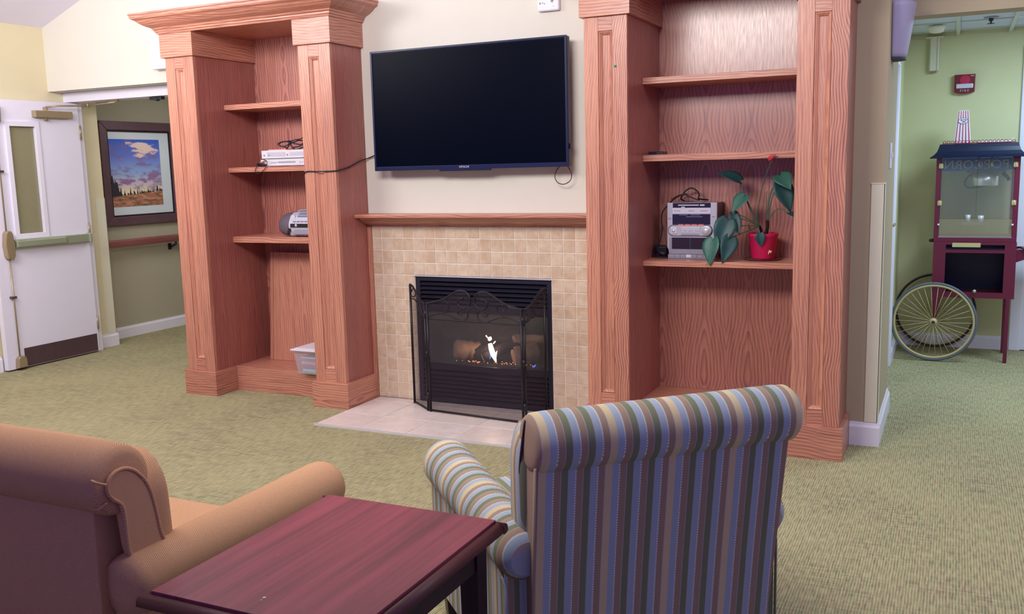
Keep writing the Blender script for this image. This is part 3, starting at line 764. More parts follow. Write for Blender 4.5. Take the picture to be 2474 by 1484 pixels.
# fire screen: three hinged panels of mesh in wrought-iron frames
sc = thing('fire_screen', 'folding three-panel black mesh fire screen with iron scrollwork on hearth', 'fire screen', (1.02, 0.07, 0.0125))
H0 = 0.014
HA, HB, LO, RO = Vector((0.695, 0.088)), Vector((1.350, 0.030)), Vector((0.500, 0.238)), Vector((1.385, 0.270))
def center_pts(raw):
    out = []
    for (x, y) in raw:
        s = (x - 360) / 1530.0; yr = 755 + 115 * s
        out.append((s, 0.573 + (yr - y) * 0.000372))
    return out
bar = center_pts([(360, 520), (480, 500), (640, 462), (760, 400), (860, 345), (940, 328), (1020, 350), (1070, 400), (1092, 460), (1085, 530), (1050, 580), (985, 602), (925, 575), (893, 520), (905, 470), (945, 447), (988, 452)])
low = center_pts([(380, 745), (470, 705), (600, 678), (700, 690), (800, 730), (900, 782), (960, 797), (1020, 770), (1050, 710), (1030, 640), (975, 607), (915, 627), (890, 680), (915, 704), (968, 692)])
sde = center_pts([(590, 674), (690, 655), (742, 590), (735, 520), (690, 480), (640, 475), (605, 512), (612, 552), (658, 566)])
def panel(a, b, zfun, curves, label):
    p = None
    d = (b - a)
    def at(s, z, off=0.0):
        q = a + d * s
        return (q.x, q.y, z)
    n = Vector((-d.y, d.x)).normalized()
    ns = 24
    mb = MB(); v = []; f = []
    for i in range(ns + 1):
        s = i / ns; v += [at(s, H0 + 0.006), at(s, zfun(s))]
    for i in range(ns): f.append((2 * i, 2 * i + 2, 2 * i + 3, 2 * i + 1))
    mb._add(v, f)
    p = obj('mesh_panel', mb, 'meshscreen', sc, label)
    fr = MB(); e = 0.012 / d.length
    fr.tube([at(e, H0), at(e, zfun(0.0))], 0.0075, 8); fr.tube([at(1 - e, H0), at(1 - e, zfun(1.0))], 0.0075, 8); fr.tube([at(e, H0 + 0.008), at(1 - e, H0 + 0.008)], 0.006, 8)
    obj('frame', fr, 'iron', p)
    for (pts, r) in curves: obj('scroll', MB().tube(spline([at(s, z) for s, z in pts], 6), r, 7), 'iron', p)
    return p
def interp(pts):
    def fn(s):
        for (s0, z0), (s1, z1) in zip(pts, pts[1:]):
            if s0 <= s <= s1: return z0 + (z1 - z0) * (s - s0) / max(s1 - s0, 1e-6)
        return pts[-1][1]
    return fn
top = bar[:9]; mir = lambda q: [(1 - s, z) for s, z in q]
panel(HA, HB, interp(top[:9] + [(0.5, top[8][1])] + mir(top[:9])[::-1]), [(bar, 0.0065), (mir(bar), 0.0065), (low, 0.0035), (mir(low), 0.0035), (sde, 0.0035), (mir(sde), 0.0035), ([(0.01, 0.573), (0.5, 0.573), (0.99, 0.573)], 0.0045)], 'wide centre panel')
sb = [(0.02, 0.66), (0.25, 0.668), (0.5, 0.70), (0.75, 0.74), (0.95, 0.752)]
s1 = [(0.97, 0.69), (0.75, 0.68), (0.6, 0.70), (0.66, 0.725), (0.82, 0.725), (0.84, 0.708)]
s2 = [(0.03, 0.578), (0.3, 0.60), (0.55, 0.655), (0.75, 0.668), (0.97, 0.662)]
s3 = [(0.05, 0.575), (0.22, 0.61), (0.36, 0.65), (0.5, 0.63), (0.48, 0.60), (0.38, 0.605)]
panel(HA, LO, interp([(0, 0.66)] + sb + [(1, 0.752)]), [(sb, 0.0065), (s1, 0.0035), (s2, 0.004), (s3, 0.0035)], 'angled wing panel')
panel(HB, RO, interp([(0, 0.66)] + sb + [(1, 0.752)]), [(sb, 0.0065), (s1, 0.0035), (s2, 0.004), (s3, 0.0035)], 'angled wing panel')
for hp in (HA, HB):
    for z in (0.11, 0.36, 0.60): obj('hinge', MB().cyl((hp.x, hp.y, z - 0.02), (hp.x, hp.y, z + 0.02), 0.0085, 10), 'iron', sc)

# ================================================================== TELEVISION
tv = thing('television', 'large black flat television on the wall above the mantel', 'television', (0.94, 0.2, 1.78))
tx0, tx1, tz0, tz1 = 0.318, 1.566, 1.435, 2.131
obj('case', B(tx0, tx1, 0.203, 0.250, tz0, tz1, 0.008), 'tv_case', tv)
obj('back_bulge', B(tx0 + 0.25, tx1 - 0.25, 0.250, 0.285, tz0 + 0.10, tz1 - 0.2, 0.01), 'tv_case', tv)
obj('wall_bracket', B(0.80, 1.08, 0.285, 0.3195, 1.66, 1.96, 0.003), 'black', tv)
obj('screen', B(tx0 + 0.014, tx1 - 0.014, 0.2005, 0.204, tz0 + 0.026, tz1 - 0.014), 'tv_screen', tv, 'glossy switched-off screen')
mb = MB(); b = 0.012
for q in ((tx0, tx0 + b, tz0, tz1), (tx1 - b, tx1, tz0, tz1), (tx0 + b, tx1 - b, tz1 - b, tz1), (tx0 + b, tx1 - b, tz0, tz0 + 0.024)): mb.box(q[0], q[1], 0.196, 0.204, q[2], q[3], 0.002)
obj('bezel', mb, 'tv_case', tv)
obj('sensor_bar', B(0.76, 1.09, 0.197, 0.215, tz0 - 0.010, tz0 + 0.002, 0.003), 'tv_case', tv)
obj('lettering', text_mb('HITACHI', 0.0165, lambda x, y, z: (0.925 + x, 0.1955 - z, tz0 + 0.013 + y), 0.001), 'chrome', tv, 'white maker lettering')
obj('port_knob', B(tx1 - 0.001, tx1 + 0.006, 0.22, 0.235, 1.53, 1.56, 0.002), 'tv_case', tv)
w = spline([(0.36, 0.262, 1.550), (0.28, 0.285, 1.535), (0.205, 0.30, 1.515), (0.183, 0.25, 1.500), (0.181, 0.12, 1.462), (0.182, 0.02, 1.446), (0.165, -0.007, 1.443), (0.06, -0.006, 1.4415), (-0.03, -0.006, 1.4435), (-0.058, 0.004, 1.425), (-0.0585, 0.04, 1.40), (-0.0585, 0.12, 1.39)], 8)
single('television_cable', MB().tube(w, 0.0038, 8), 'cord', 'black cable strung from the television across the oak pilaster', 'cable')
w = spline([(1.4890, 0.2620, 1.4370), (1.4660, 0.2620, 1.4080), (1.4600, 0.2620, 1.3740), (1.4790, 0.2620, 1.3460), (1.5160, 0.2620, 1.3390), (1.5510, 0.2620, 1.3590), (1.5590, 0.2620, 1.3950), (1.5430, 0.2620, 1.4270), (1.5280, 0.2620, 1.4450)], 8)
single('loop_cable', MB().tube(w, 0.0024, 8), 'cord', 'thin black cord loop hanging under the television corner', 'cable')
# thermostat above the television, plus and minus marks as thin dark bars
t = thing('thermostat', 'white square thermostat on the wall above the television', 'alarm', (1.42, 0.31, 2.34))
obj('housing', B(1.362, 1.488, 0.288, YW - 0.0005, 2.279, 2.405, 0.008), 'white', t)
obj('ink_mark', B(1.44, 1.46, 0.2865, 0.289, 2.327, 2.330), 'ink', t); obj('ink_mark', B(1.4488, 1.4512, 0.2865, 0.289, 2.318, 2.338), 'ink', t)
for k, x in enumerate((1.378, 1.394, 1.405)): obj('mark', MB().lathe([(0.004, 0), (0.004, 0.002)], (x, 0.2868, 2.318 + 0.004 * (k == 1)), 'Y', 10), 'silver2', t)
obj('ink_mark', B(1.374, 1.384, 0.2865, 0.289, 2.322, 2.3245), 'ink', t); obj('ink_mark', B(1.455, 1.46, 0.2865, 0.289, 2.30, 2.302), 'ink', t)

# ================================================================== WHITE DOOR (left)
d = thing('door_1', 'open white fire door with wired glass and push bar', 'door', (-2.95, 0.86, 0), kind='structure')
XF = -2.93
gy0, gy1, gz0, gz1 = 0.232, 0.456, 1.026, 1.838
mb = MB(); X_ = -2.974
mb.box(X_, XF, 0.030, gy0, 0.012, 2.03); mb.box(X_, XF, gy1, 0.866, 0.012, 2.03); mb.box(X_, XF, gy0, gy1, 0.012, gz0); mb.box(X_, XF, gy0, gy1, gz1, 2.03)
obj('leaf', mb, 'door', d)
mb = MB(); q = 0.036
for (a, b_, c, e) in ((gy0 - q, gy0 + 0.004, gz0 - q, gz1 + q), (gy1 - 0.004, gy1 + q, gz0 - q, gz1 + q), (gy0, gy1, gz0 - q, gz0 + 0.004), (gy0, gy1, gz1 - 0.004, gz1 + q)): mb.box(XF, XF + 0.012, a, b_, c, e, 0.003)
obj('glazing_frame', mb, 'white', d)
obj('glass_pane', B(-2.952, -2.946, gy0 + 0.001, gy1 - 0.001, gz0 + 0.001, gz1 - 0.001), 'wireglass', d, 'greenish wired glass')
obj('kick_plate', B(XF, XF + 0.003, 0.175, 0.852, 0.016, 0.158), 'bronze', d, 'dark bronze kick plate')
pb = obj('push_bar', B(XF + 0.03, XF + 0.065, 0.165, 0.60, 0.934, 0.982, 0.006), 'bar', d, 'olive metal push bar')
obj('rail', B(XF + 0.001, XF + 0.045, 0.165, 0.85, 0.926, 0.99, 0.004), 'bar', pb); obj('end_cap', B(XF + 0.003, XF + 0.058, 0.83, 0.852, 0.918, 0.996, 0.006), 'bar', pb)
lk = MB(); lk.prism([(0.087, 0.872), (0.098, 0.852), (0.140, 0.852), (0.152, 0.872), (0.156, 0.96), (0.148, 1.04), (0.135, 1.06), (0.103, 1.06), (0.090, 1.04), (0.083, 0.96)], 'X', XF, XF + 0.05, 0.008)
obj('latch_case', lk, 'brass', d, 'bronze-grey latch case')
obj('rod', MB().cyl((XF + 0.022, 0.112, 1.06), (XF + 0.022, 0.112, 1.98), 0.006, 8), 'brass', d); obj('rod', MB().cyl((XF + 0.022, 0.118, 0.10), (XF + 0.022, 0.118, 0.852), 0.006, 8), 'brass', d)
for z in (0.56, 1.50): obj('rod_guide', B(XF, XF + 0.034, 0.098, 0.138, z - 0.008, z + 0.008, 0.002), 'bronze', d)
obj('bottom_latch', MB().prism([(0.088, 0.022), (0.165, 0.022), (0.162, 0.088), (0.148, 0.108), (0.108, 0.108), (0.094, 0.09)], 'X', XF, XF + 0.045, 0.006), 'brass', d)
obj('top_latch', MB().prism([(0.085, 1.86), (0.15, 1.86), (0.155, 1.96), (0.14, 1.99), (0.095, 1.99)], 'X', XF, XF + 0.045, 0.006), 'brass', d)
cl = obj('door_closer', B(XF, XF + 0.05, 0.44, 0.775, 1.905, 1.958, 0.005), 'brass', d, 'bronze closer body')
obj('spindle', MB().cyl((XF + 0.026, 0.545, 1.885), (XF + 0.026, 0.545, 1.985), 0.016, 12), 'brass', cl)
obj('arm', MB().tube([(XF + 0.03, 0.545, 1.985), (-2.83, 0.60, 1.994), (-2.80, 0.80, 2.002), (-2.78, 0.845, 2.006)], 0.007, 8).tube([(-2.79, 0.84, 2.006), (-2.50, 0.86, 2.018)], 0.006, 8).cyl((-2.785, 0.842, 1.992), (-2.785, 0.842, 2.022), 0.012, 10).box(-2.56, -2.47, 0.85, 0.87, 2.020, 2.036), 'brass', cl)
for z in (0.25, 1.02, 1.80): obj('hinge', MB().cyl((XF + 0.004, 0.870, z - 0.055), (XF + 0.004, 0.870, z + 0.055), 0.008, 10), 'brass', d)
t = thing('door_coordinator', 'dark metal latch block under the white corridor frame head', 'latch', (-2.05, 0.84, 2.02))
obj('block', B(-2.10, -1.98, 0.82, 0.86, 2.012, 2.0345, 0.003), 'black', t); obj('roller', MB().cyl((-2.03, 0.815, 2.015), (-2.03, 0.845, 2.015), 0.014, 12), 'black', t)
# ---- white box on the upper wall
t = thing('wall_speaker', 'white box on the upper wall, half hidden by the bookcase', 'speaker', (-1.68, 0.62, 2.32))
obj('housing', B(-1.812, -1.54, 0.585, 0.6545, 2.20, 2.445, 0.006), 'white', t)
obj('grille', B(-1.79, -1.56, 0.580, 0.586, 2.22, 2.425, 0.002), 'white', t)
# ---- framed painting
XP = -3.262
p = thing('painting', 'framed landscape painting of clouds over a sandy path in the corridor', 'painting', (XP, 1.69, 1.46))
A0 = (-3.2620, 1.3290, 1.9260); A1 = (-3.2620, 1.3430, 1.0080)
y0, y1, z0, z1 = A0[1], A0[1] + 0.885, A1[2], A0[2]
fw_ = 0.078
def frame4(y0, y1, z0, z1, w, xa, xb, bev):
    out = []
    for poly in ([(y0, z1), (y1, z1), (y1 - w, z1 - w), (y0 + w, z1 - w)], [(y0, z0), (y0 + w, z0 + w), (y1 - w, z0 + w), (y1, z0)], [(y0, z0), (y0, z1), (y0 + w, z1 - w), (y0 + w, z0 + w)], [(y1, z0), (y1 - w, z0 + w), (y1 - w, z1 - w), (y1, z1)]):
        out.append(MB().prism(poly, 'X', xa, xb, bev))
    return out
for mb in frame4(y0, y1, z0, z1, fw_, XP, XP + 0.03, 0.006): obj('frame_rail', mb, 'frame', p)
bt = MB()
for mb_ in frame4(y0 + fw_, y1 - fw_, z0 + fw_, z1 - fw_, 0.014, XP, XP + 0.02, 0.0):
    bt.bm.from_mesh((lambda me: (mb_.bm.to_mesh(me), me)[1])(bpy.data.meshes.new('tmp')))
yy, zz = (y0 + fw_ + 0.007, y1 - fw_ - 0.007), (z0 + fw_ + 0.007, z1 - fw_ - 0.007)
k = int((yy[1] - yy[0]) / 0.016)
for i in range(k + 1):
    for z in zz: bt.lathe([(0.0001, 0), (0.0052, 0.002), (0.0001, 0.007)], (XP + 0.019, yy[0] + (yy[1] - yy[0]) * i / k, z), 'X', 6)
k = int((zz[1] - zz[0]) / 0.016)
for i in range(k + 1):
    for y in yy: bt.lathe([(0.0001, 0), (0.0052, 0.002), (0.0001, 0.007)], (XP + 0.019, y, zz[0] + (zz[1] - zz[0]) * i / k), 'X', 6)
obj('bead_trim', bt, 'frame_in', p)
w = fw_ + 0.014
obj('picture_mat', B(XP + 0.004, XP + 0.012, y0 + w, y1 - w, z0 + w, z1 - w), 'mat', p)
C0 = (-3.2490, 1.3890, 1.7700); C1 = (-3.2490, 2.0060, 1.1730)
obj('canvas', B(XP + 0.0122, XP + 0.014, C0[1], C1[1], C1[2], C0[2]), 'painting', p, 'blue sky with clouds over sand and trees')
# ---- corridor handrail
XH = -3.185
t = thing('handrail', 'brown wooden handrail along the corridor wall below the painting', 'handrail', (XH, 2.4, 0.86))
obj('rail', MB().prism([(XH - 0.02, 0.822), (XH + 0.015, 0.822), (XH + 0.02, 0.84), (XH + 0.02, 0.875), (XH + 0.008, 0.888), (XH - 0.014, 0.888), (XH - 0.02, 0.875)], 'Y', 1.24, 3.6, 0.003), 'handrail', t)
for y in (2.06, 3.2): obj('bracket', MB().tube([(-3.268, y, 0.775), (-3.235, y, 0.775), (XH, y, 0.80), (XH, y, 0.825)], 0.011, 8).box(-3.2695, -3.262, y - 0.02, y + 0.02, 0.745, 0.805, 0.002), 'black', t)

# ================================================================== THINGS ON THE LEFT BOOKCASE
t = thing('oak_board', 'loose oak board leaning inside the bookcase behind the clear bin', 'board', (-0.52, 0.5, ZA))
def lean(mb, y0=0.44, tilt=0.09):
    return mb.xf(Matrix.Translation((0, y0, ZA + 0.001)) @ Matrix.Rotation(-tilt, 4, 'X') @ Matrix.Translation((0, -y0, -ZA - 0.001)))
obj('panel', lean(B(-0.745, -0.385, 0.440, 0.458, ZA + 0.001, 0.905, 0.0015)), 'oakZ', t)
obj('edge_strip', lean(B(-0.770, -0.746, 0.436, 0.460, ZA + 0.001, 0.905, 0.0015)), 'oakZ', t)
t = thing('storage_bin', 'clear plastic storage bin with white lid full of papers', 'bin', (-0.15, 0.26, ZA))
bx0, bx1, by0, by1 = -0.292, -0.088, 0.130, 0.372
zb0, zb1 = ZA + 0.001, 0.308
def tub(f):
    m = 0.016 * f
    return (bx0 - m, bx1 + m, by0 - m, by1 + m)
mb = MB(); rings = []
for (f, z) in ((0, zb0), (1.0, zb1), (1.7, zb1), (1.7, zb1 + 0.006), (0.85, zb1 + 0.006), (-0.15, zb0 + 0.004)):
    a = tub(f); rings.append([(a[0], a[2], z), (a[1], a[2], z), (a[1], a[3], z), (a[0], a[3], z)])
v = [q for r in rings for q in r]; f = [(3, 2, 1, 0)]
for i in range(len(rings) - 1):
    for k in range(4): f.append((i * 4 + k, i * 4 + (k + 1) % 4, i * 4 + 4 + (k + 1) % 4, i * 4 + 4 + k))
f.append((20, 21, 22, 23)); mb._add(v, f)
obj('tub', mb, 'bin', t)
a = tub(2.0)
obj('lid', B(a[0], a[1], a[2], a[3], zb1 + 0.006, zb1 + 0.018, 0.005).box(a[0] + 0.02, a[1] - 0.02, a[2] + 0.02, a[3] - 0.02, zb1 + 0.017, zb1 + 0.023, 0.003), 'lid', t)
rnd = random.Random(11)
for k in range(9):
    m_ = ('paper_g', 'paper_w', 'paper_b', 'paper_v', 'paper_r', 'paper_w', 'paper_r', 'paper_b', 'paper_w')[k]
    z = zb0 + 0.006 + 0.0115 * k; dx = rnd.uniform(0, 0.03); dy = rnd.uniform(0, 0.012)
    tag(obj('paper_stack', B(bx0 + 0.012 + dx, bx1 - 0.02 - rnd.uniform(0, .02), by0 + 0.010 + dy, by1 - 0.012, z, z + 0.0085, 0.0008), m_), '%s sheaf of papers in the clear bin, %s of nine' % ({'paper_g': 'green', 'paper_w': 'white', 'paper_b': 'blue', 'paper_v': 'violet', 'paper_r': 'salmon'}[m_], ('lowest', 'second from bottom', 'third from bottom', 'fourth from bottom', 'middle', 'fourth from top', 'third from top', 'second from top', 'topmost')[k]), 'papers', 'papers in the clear bin')
# boombox
t = thing('boombox', 'silver rounded boombox with grey speaker on the lowest bookcase shelf', 'boombox', (-0.31, 0.37, 1.027))
bz0, bz1 = 1.034, 1.186
prof = [(0.300, bz0), (0.286, bz0 + 0.03), (0.282, bz0 + 0.062), (0.290, bz0 + 0.095), (0.312, bz1 - 0.022), (0.345, bz1 - 0.004), (0.40, bz1), (0.455, bz1 - 0.02), (0.47, bz0 + 0.06), (0.455, bz0)]
obj('body', MB().prism(prof, 'X', -0.425, -0.195, 0.004), 'silver', t)
for s, xa in ((-1, -0.425), (1, -0.195)):
    mb = MB()
    n = 8; v = []; f = []
    for i in range(n + 1):
        u = i / n; k = math.sqrt(max(0.0, 1 - (0.97 * u) ** 2)); cyy, czz = 0.385, (bz0 + bz1) / 2
        for (y, z) in prof: v.append((xa + s * 0.115 * u, cyy + (y - cyy) * (0.35 + 0.65 * k), czz + (z - czz) * (0.22 + 0.78 * k)))
    m_ = len(prof)
    for i in range(n):
        for j in range(m_): f.append((i * m_ + j, i * m_ + (j + 1) % m_, (i + 1) * m_ + (j + 1) % m_, (i + 1) * m_ + j))
    f.append(tuple(range(n * m_, n * m_ + m_))); mb._add(v, f, True)
    obj('speaker', mb, 'grille', t, 'grey speaker grille')
obj('lcd_display', MB().prism([(0.3055, bz1 - 0.028), (0.302, bz1 - 0.030), (0.332, bz1 - 0.008), (0.336, bz1 - 0.006)], 'X', -0.365, -0.245), 'lcd', t)
obj('volume_knob', MB().lathe([(0.013, -0.004), (0.013, 0.004), (0.0001, 0.006)], (-0.392, 0.303, bz1 - 0.030), 'Y', 16), 'chrome', t)
obj('black_band', B(-0.405, -0.215, 0.276, 0.290, bz0 + 0.055, bz0 + 0.079, 0.002), 'darkplastic', t)
obj('badge', MB().lathe([(0.0001, -0.002), (0.011, 0.0), (0.0001, 0.002)], (-0.358, 0.2755, bz0 + 0.067), 'Y', 14), 'chrome', t)
for k in range(4): obj('button', B(-0.39 + 0.03 * k, -0.368 + 0.03 * k, 0.284, 0.292, bz0 + 0.088, bz0 + 0.097, 0.002), 'silver2', t)
obj('port', MB().prism([(-0.424, bz0 + 0.050), (-0.405, bz0 + 0.046), (-0.405, bz0 + 0.030), (-0.440, bz0 + 0.006)], 'Y', 0.281, 0.30), 'darkplastic', t)
obj('cassette_door', MB().prism([(-0.39, bz0 + 0.010), (-0.23, bz0 + 0.010), (-0.245, bz0 + 0.042), (-0.375, bz0 + 0.042)], 'Y', 0.279, 0.292, 0.002), 'silver2', t)
for x in (-0.40, -0.22): obj('foot', B(x - 0.015, x + 0.015, 0.31, 0.45, 1.0275, bz0 + 0.001), 'darkplastic', t)
obj('handle', MB().tube(spline([(-0.44, 0.40, bz1 - 0.02), (-0.43, 0.42, bz1 + 0.004), (-0.31, 0.425, bz1 + 0.006), (-0.19, 0.42, bz1 + 0.004), (-0.18, 0.40, bz1 - 0.02)], 6), 0.006, 8), 'silver2', t)
# video decks
def deck(name, label, x0, x1, y0, y1, z0, z1, style):
    t = thing(name, label, 'video player', ((x0 + x1) / 2, (y0 + y1) / 2, z0), group='video decks on the oak shelf')
    obj('case', B(x0, x1, y0 + 0.006, y1, z0 + 0.003, z1, 0.004), 'silver', t)
    obj('front_panel', B(x0 - 0.001, x1 + 0.001, y0, y0 + 0.008, z0 + 0.003, z1, 0.002), 'chrome', t)
    h = z1 - z0
    if style:
        obj('tape_slot', B(x0 + 0.045, x0 + 0.19, y0 - 0.0012, y0 + 0.001, z0 + h * 0.30, z1 - h * 0.22, 0.0008), 'silver', t)
        obj('disc_tray', B(x0 + 0.225, x1 - 0.02, y0 - 0.0012, y0 + 0.001, z0 + h * 0.34, z1 - h * 0.25, 0.0008), 'silver', t)
        for x in (x0 + 0.022, x0 + 0.062, x0 + 0.207): obj('button', MB().lathe([(0.0055, 0), (0.0055, -0.002), (0.0001, -0.0025)], (x, y0, z0 + h * 0.45), 'Y', 12), 'silver2', t)
    else:
        obj('display', B(x0 + 0.11, x0 + 0.25, y0 - 0.0008, y0 + 0.001, z0 + h * 0.44, z1 - h * 0.36), 'silver2', t)
        for k in range(8): obj('button', B(x0 + (0.055 + 0.012 * k if k < 4 else 0.21 + 0.018 * k), x0 + (0.055 + 0.012 * k if k < 4 else 0.21 + 0.018 * k) + 0.007, y0 - 0.0015, y0 + 0.001, z0 + h * 0.42, z0 + h * 0.58, 0.0005), 'silver2', t)
    for x in (x0 + 0.03, x1 - 0.03): obj('foot', B(x - 0.012, x + 0.012, y0 + 0.03, y1 - 0.03, z0, z0 + 0.0035), 'darkplastic', t)
    return t
deck('video_player', 'slim silver video deck under the other one on the oak shelf', -0.575, -0.15, 0.268, 0.50, 1.4815, 1.528, 0)
deck('video_player', 'thicker silver video deck with tape slot and tray, on top', -0.588, -0.16, 0.262, 0.50, 1.5285, 1.583, 1)
single('pink_folder', B(-0.565, -0.42, 0.30, 0.48, 1.5835, 1.590, 0.0008), 'paper_r', 'salmon pink folder lying on top of the video decks', 'folder')
t = thing('cord_bundle', 'black power cord tied in loops on top of the video decks', 'cord', (-0.36, 0.36, 1.585))
w = spline([(-0.44, 0.33, 1.600), (-0.5050, 0.3300, 1.6200), (-0.4840, 0.3300, 1.6350), (-0.4440, 0.3400, 1.6410), (-0.4180, 0.3400, 1.6350), (-0.4400, 0.3400, 1.6150), (-0.4720, 0.3300, 1.6080), (-0.4980, 0.3300, 1.6170), (-0.4810, 0.3350, 1.6350), (-0.4280, 0.3400, 1.6380), (-0.3850, 0.3500, 1.6470), (-0.3400, 0.3600, 1.6540), (-0.3280, 0.3800, 1.6720)], 6)
obj('loop', MB().tube(w, 0.0036, 7), 'cord', t)
w = spline([(-0.4200, 0.3300, 1.6400), (-0.4050, 0.3300, 1.6160), (-0.3870, 0.3300, 1.5950), (-0.3610, 0.3300, 1.5830), (-0.3290, 0.3400, 1.5960), (-0.3100, 0.3600, 1.6080), (-0.3430, 0.3600, 1.6150), (-0.3870, 0.3500, 1.6240), (-0.4050, 0.3400, 1.6300), (-0.4270, 0.3400, 1.6120), (-0.4480, 0.3400, 1.5890)], 6)
obj('loop', MB().tube(w, 0.0042, 7), 'cord', t)
w = spline([(-0.4220, 0.3450, 1.6330), (-0.3940, 0.3600, 1.6350), (-0.3680, 0.3700, 1.6440), (-0.3450, 0.3900, 1.6360), (-0.3560, 0.3600, 1.6070), (-0.3980, 0.3450, 1.6000)], 6)
obj('loop', MB().tube(w, 0.0040, 7), 'cord', t)
obj('tie_wrap', MB().tube([(-0.4260, 0.3380, 1.6410), (-0.4110, 0.3380, 1.6190)], 0.009, 10), 'cord', t)
t = thing('signal_leads', 'tangled black leads with coloured plugs hanging over the shelf edge', 'leads', (-0.58, 0.25, 1.482))
obj('coil', MB().tube(spline([(-0.60, 0.30, 1.486), (-0.585, 0.257, 1.494), (-0.60, 0.250, 1.502), (-0.625, 0.258, 1.495), (-0.615, 0.28, 1.487), (-0.585, 0.275, 1.487), (-0.57, 0.258, 1.489), (-0.60, 0.256, 1.492)], 6), 0.006, 8), 'cord', t)
obj('hanging_loop', MB().tube(spline([(-0.61, 0.255, 1.496), (-0.622, 0.243, 1.478), (-0.634, 0.244, 1.455), (-0.624, 0.243, 1.440), (-0.596, 0.243, 1.440), (-0.560, 0.243, 1.462), (-0.536, 0.243, 1.490), (-0.536, 0.246, 1.512), (-0.552, 0.250, 1.524), (-0.58, 0.252, 1.526), (-0.60, 0.255, 1.512)], 6), 0.0022, 7), 'cord', t)
for k, (m_, p0, p1) in enumerate((('gold', (-0.592, 0.250, 1.510), (-0.572, 0.252, 1.515)), ('red', (-0.575, 0.250, 1.500), (-0.548, 0.254, 1.494)), ('paper_w', (-0.585, 0.25, 1.520), (-0.562, 0.254, 1.521)))): obj('plug', MB().cyl(p0, p1, 0.0045, 8), m_, t, ('yellow plug', 'red plug', 'white plug')[k])

# ================================================================== THINGS ON THE RIGHT BOOKCASE
t = thing('stereo', 'silver shelf stereo with disc drawer, round knob and cassette doors', 'stereo', (2.2, 0.45, 0.9235))
sx0, sx1, sy, sz0, sz1 = 2.068, 2.338, 0.375, 0.9245, 1.227
W_ = sx1 - sx0; H_ = sz1 - sz0
def SX(px): return sx0 + (px - 150) / 855.0 * W_
def SZ(py): return sz1 - (py - 358) / 955.0 * H_
obj('body', MB().prism([(sx0 + 0.004, sz0 + 0.022), (sx1 - 0.004, sz0 + 0.022), (sx1 - 0.004, sz1 - 0.002), (sx0 + 0.004, sz1 - 0.002)], 'Y', sy + 0.02, 0.555, 0.003), 'darkplastic', t, 'dark stereo casing')
obj('front_panel', MB().prism([(sx0, SZ(1120)), (SX(180), SZ(1150)), (SX(180), SZ(1235)), (SX(975), SZ(1235)), (SX(975), SZ(1150)), (sx1, SZ(1120)), (sx1, sz1), (sx0, sz1)], 'Y', sy, sy + 0.02, 0.002), 'silver', t)
def SP(name, a, b, c, e, m_, out=0.0015, bev=0.001, label=None): return obj(name, B(SX(a), SX(b), sy - out, sy + 0.002, SZ(e), SZ(c), bev), m_, t, label)
SP('disc_slot', 248, 900, 362, 442, 'window_plastic'); SP('slot_light', 342, 700, 390, 408, 'chrome', 0.003, 0.0005); SP('slot_light', 718, 798, 388, 412, 'chrome', 0.003, 0.0005)
SP('drawer_button', 395, 460, 425, 442, 'chrome', 0.003); SP('drawer', 240, 905, 450, 545, 'chrome', 0.003)
for (a, b_) in ((280, 312), (325, 380), (525, 620), (725, 850)): SP('label_mark', a, b_, 490, 503, 'silver2', 0.0034, 0)
SP('display', 242, 895, 552, 730, 'window_plastic'); SP('sticker', 172, 218, 615, 640, 'silver2', 0.001, 0); SP('label_mark', 925, 972, 585, 602, 'silver2', 0.0008, 0)
SP('light_line', 360, 505, 560, 568, 'lcd', 0.0018, 0); SP('light_line', 560, 720, 560, 568, 'lcd', 0.0018, 0); SP('light_line', 480, 760, 590, 600, 'lcd', 0.0018, 0)
for a in (347, 462, 577, 692): SP('key', a, a + 95, 720, 748, 'orange', 0.006, 0.001, 'orange key')
cap = [];
for k in range(13):
    a = PI / 2 + PI * k / 12; cap.append((SX(262) + 0.0275 * math.cos(a), SZ(828) + 0.0275 * math.sin(a)))
for k in range(13):
    a = -PI / 2 + PI * k / 12; cap.append((SX(840) + 0.0275 * math.cos(a), SZ(828) + 0.0275 * math.sin(a)))
obj('control_surround', MB().prism([(x + (0.003 if x > 2.2 else -0.003), (z - SZ(828)) * 1.09 + SZ(828)) for x, z in cap], 'Y', sy - 0.004, sy + 0.001), 'darkplastic', t)
obj('control_panel', MB().prism(cap, 'Y', sy - 0.009, sy - 0.002, 0.002), 'silver', t)
obj('joystick', B(SX(218), SX(330), sy - 0.014, sy - 0.008, SZ(885), SZ(775), 0.002).lathe([(0.009, 0), (0.008, -0.006), (0.0001, -0.008)], (SX(272), sy - 0.013, SZ(828)), 'Y', 16), 'chrome', t)
obj('volume_knob', MB().lathe([(0.027, 0), (0.027, -0.005), (0.024, -0.009), (0.022, -0.006), (0.021, -0.012), (0.0001, -0.013)], (SX(832), sy - 0.008, SZ(830)), 'Y', 32), 'chrome', t, 'large round volume knob')
for q in ((400, 720, 772, 800), (400, 720, 808, 825)): obj('button_strip', B(SX(q[0]), SX(q[1]), sy - 0.011, sy - 0.008, SZ(q[3]), SZ(q[2]), 0.0008), 'chrome', t)
for a in (418, 495, 603): obj('button', B(SX(a), SX(a + 34), sy - 0.011, sy - 0.008, SZ(855), SZ(842), 0.001), 'chrome', t)
obj('lower_strip', B(SX(400), SX(715), sy - 0.011, sy - 0.008, SZ(910), SZ(880), 0.001), 'silver2', t)
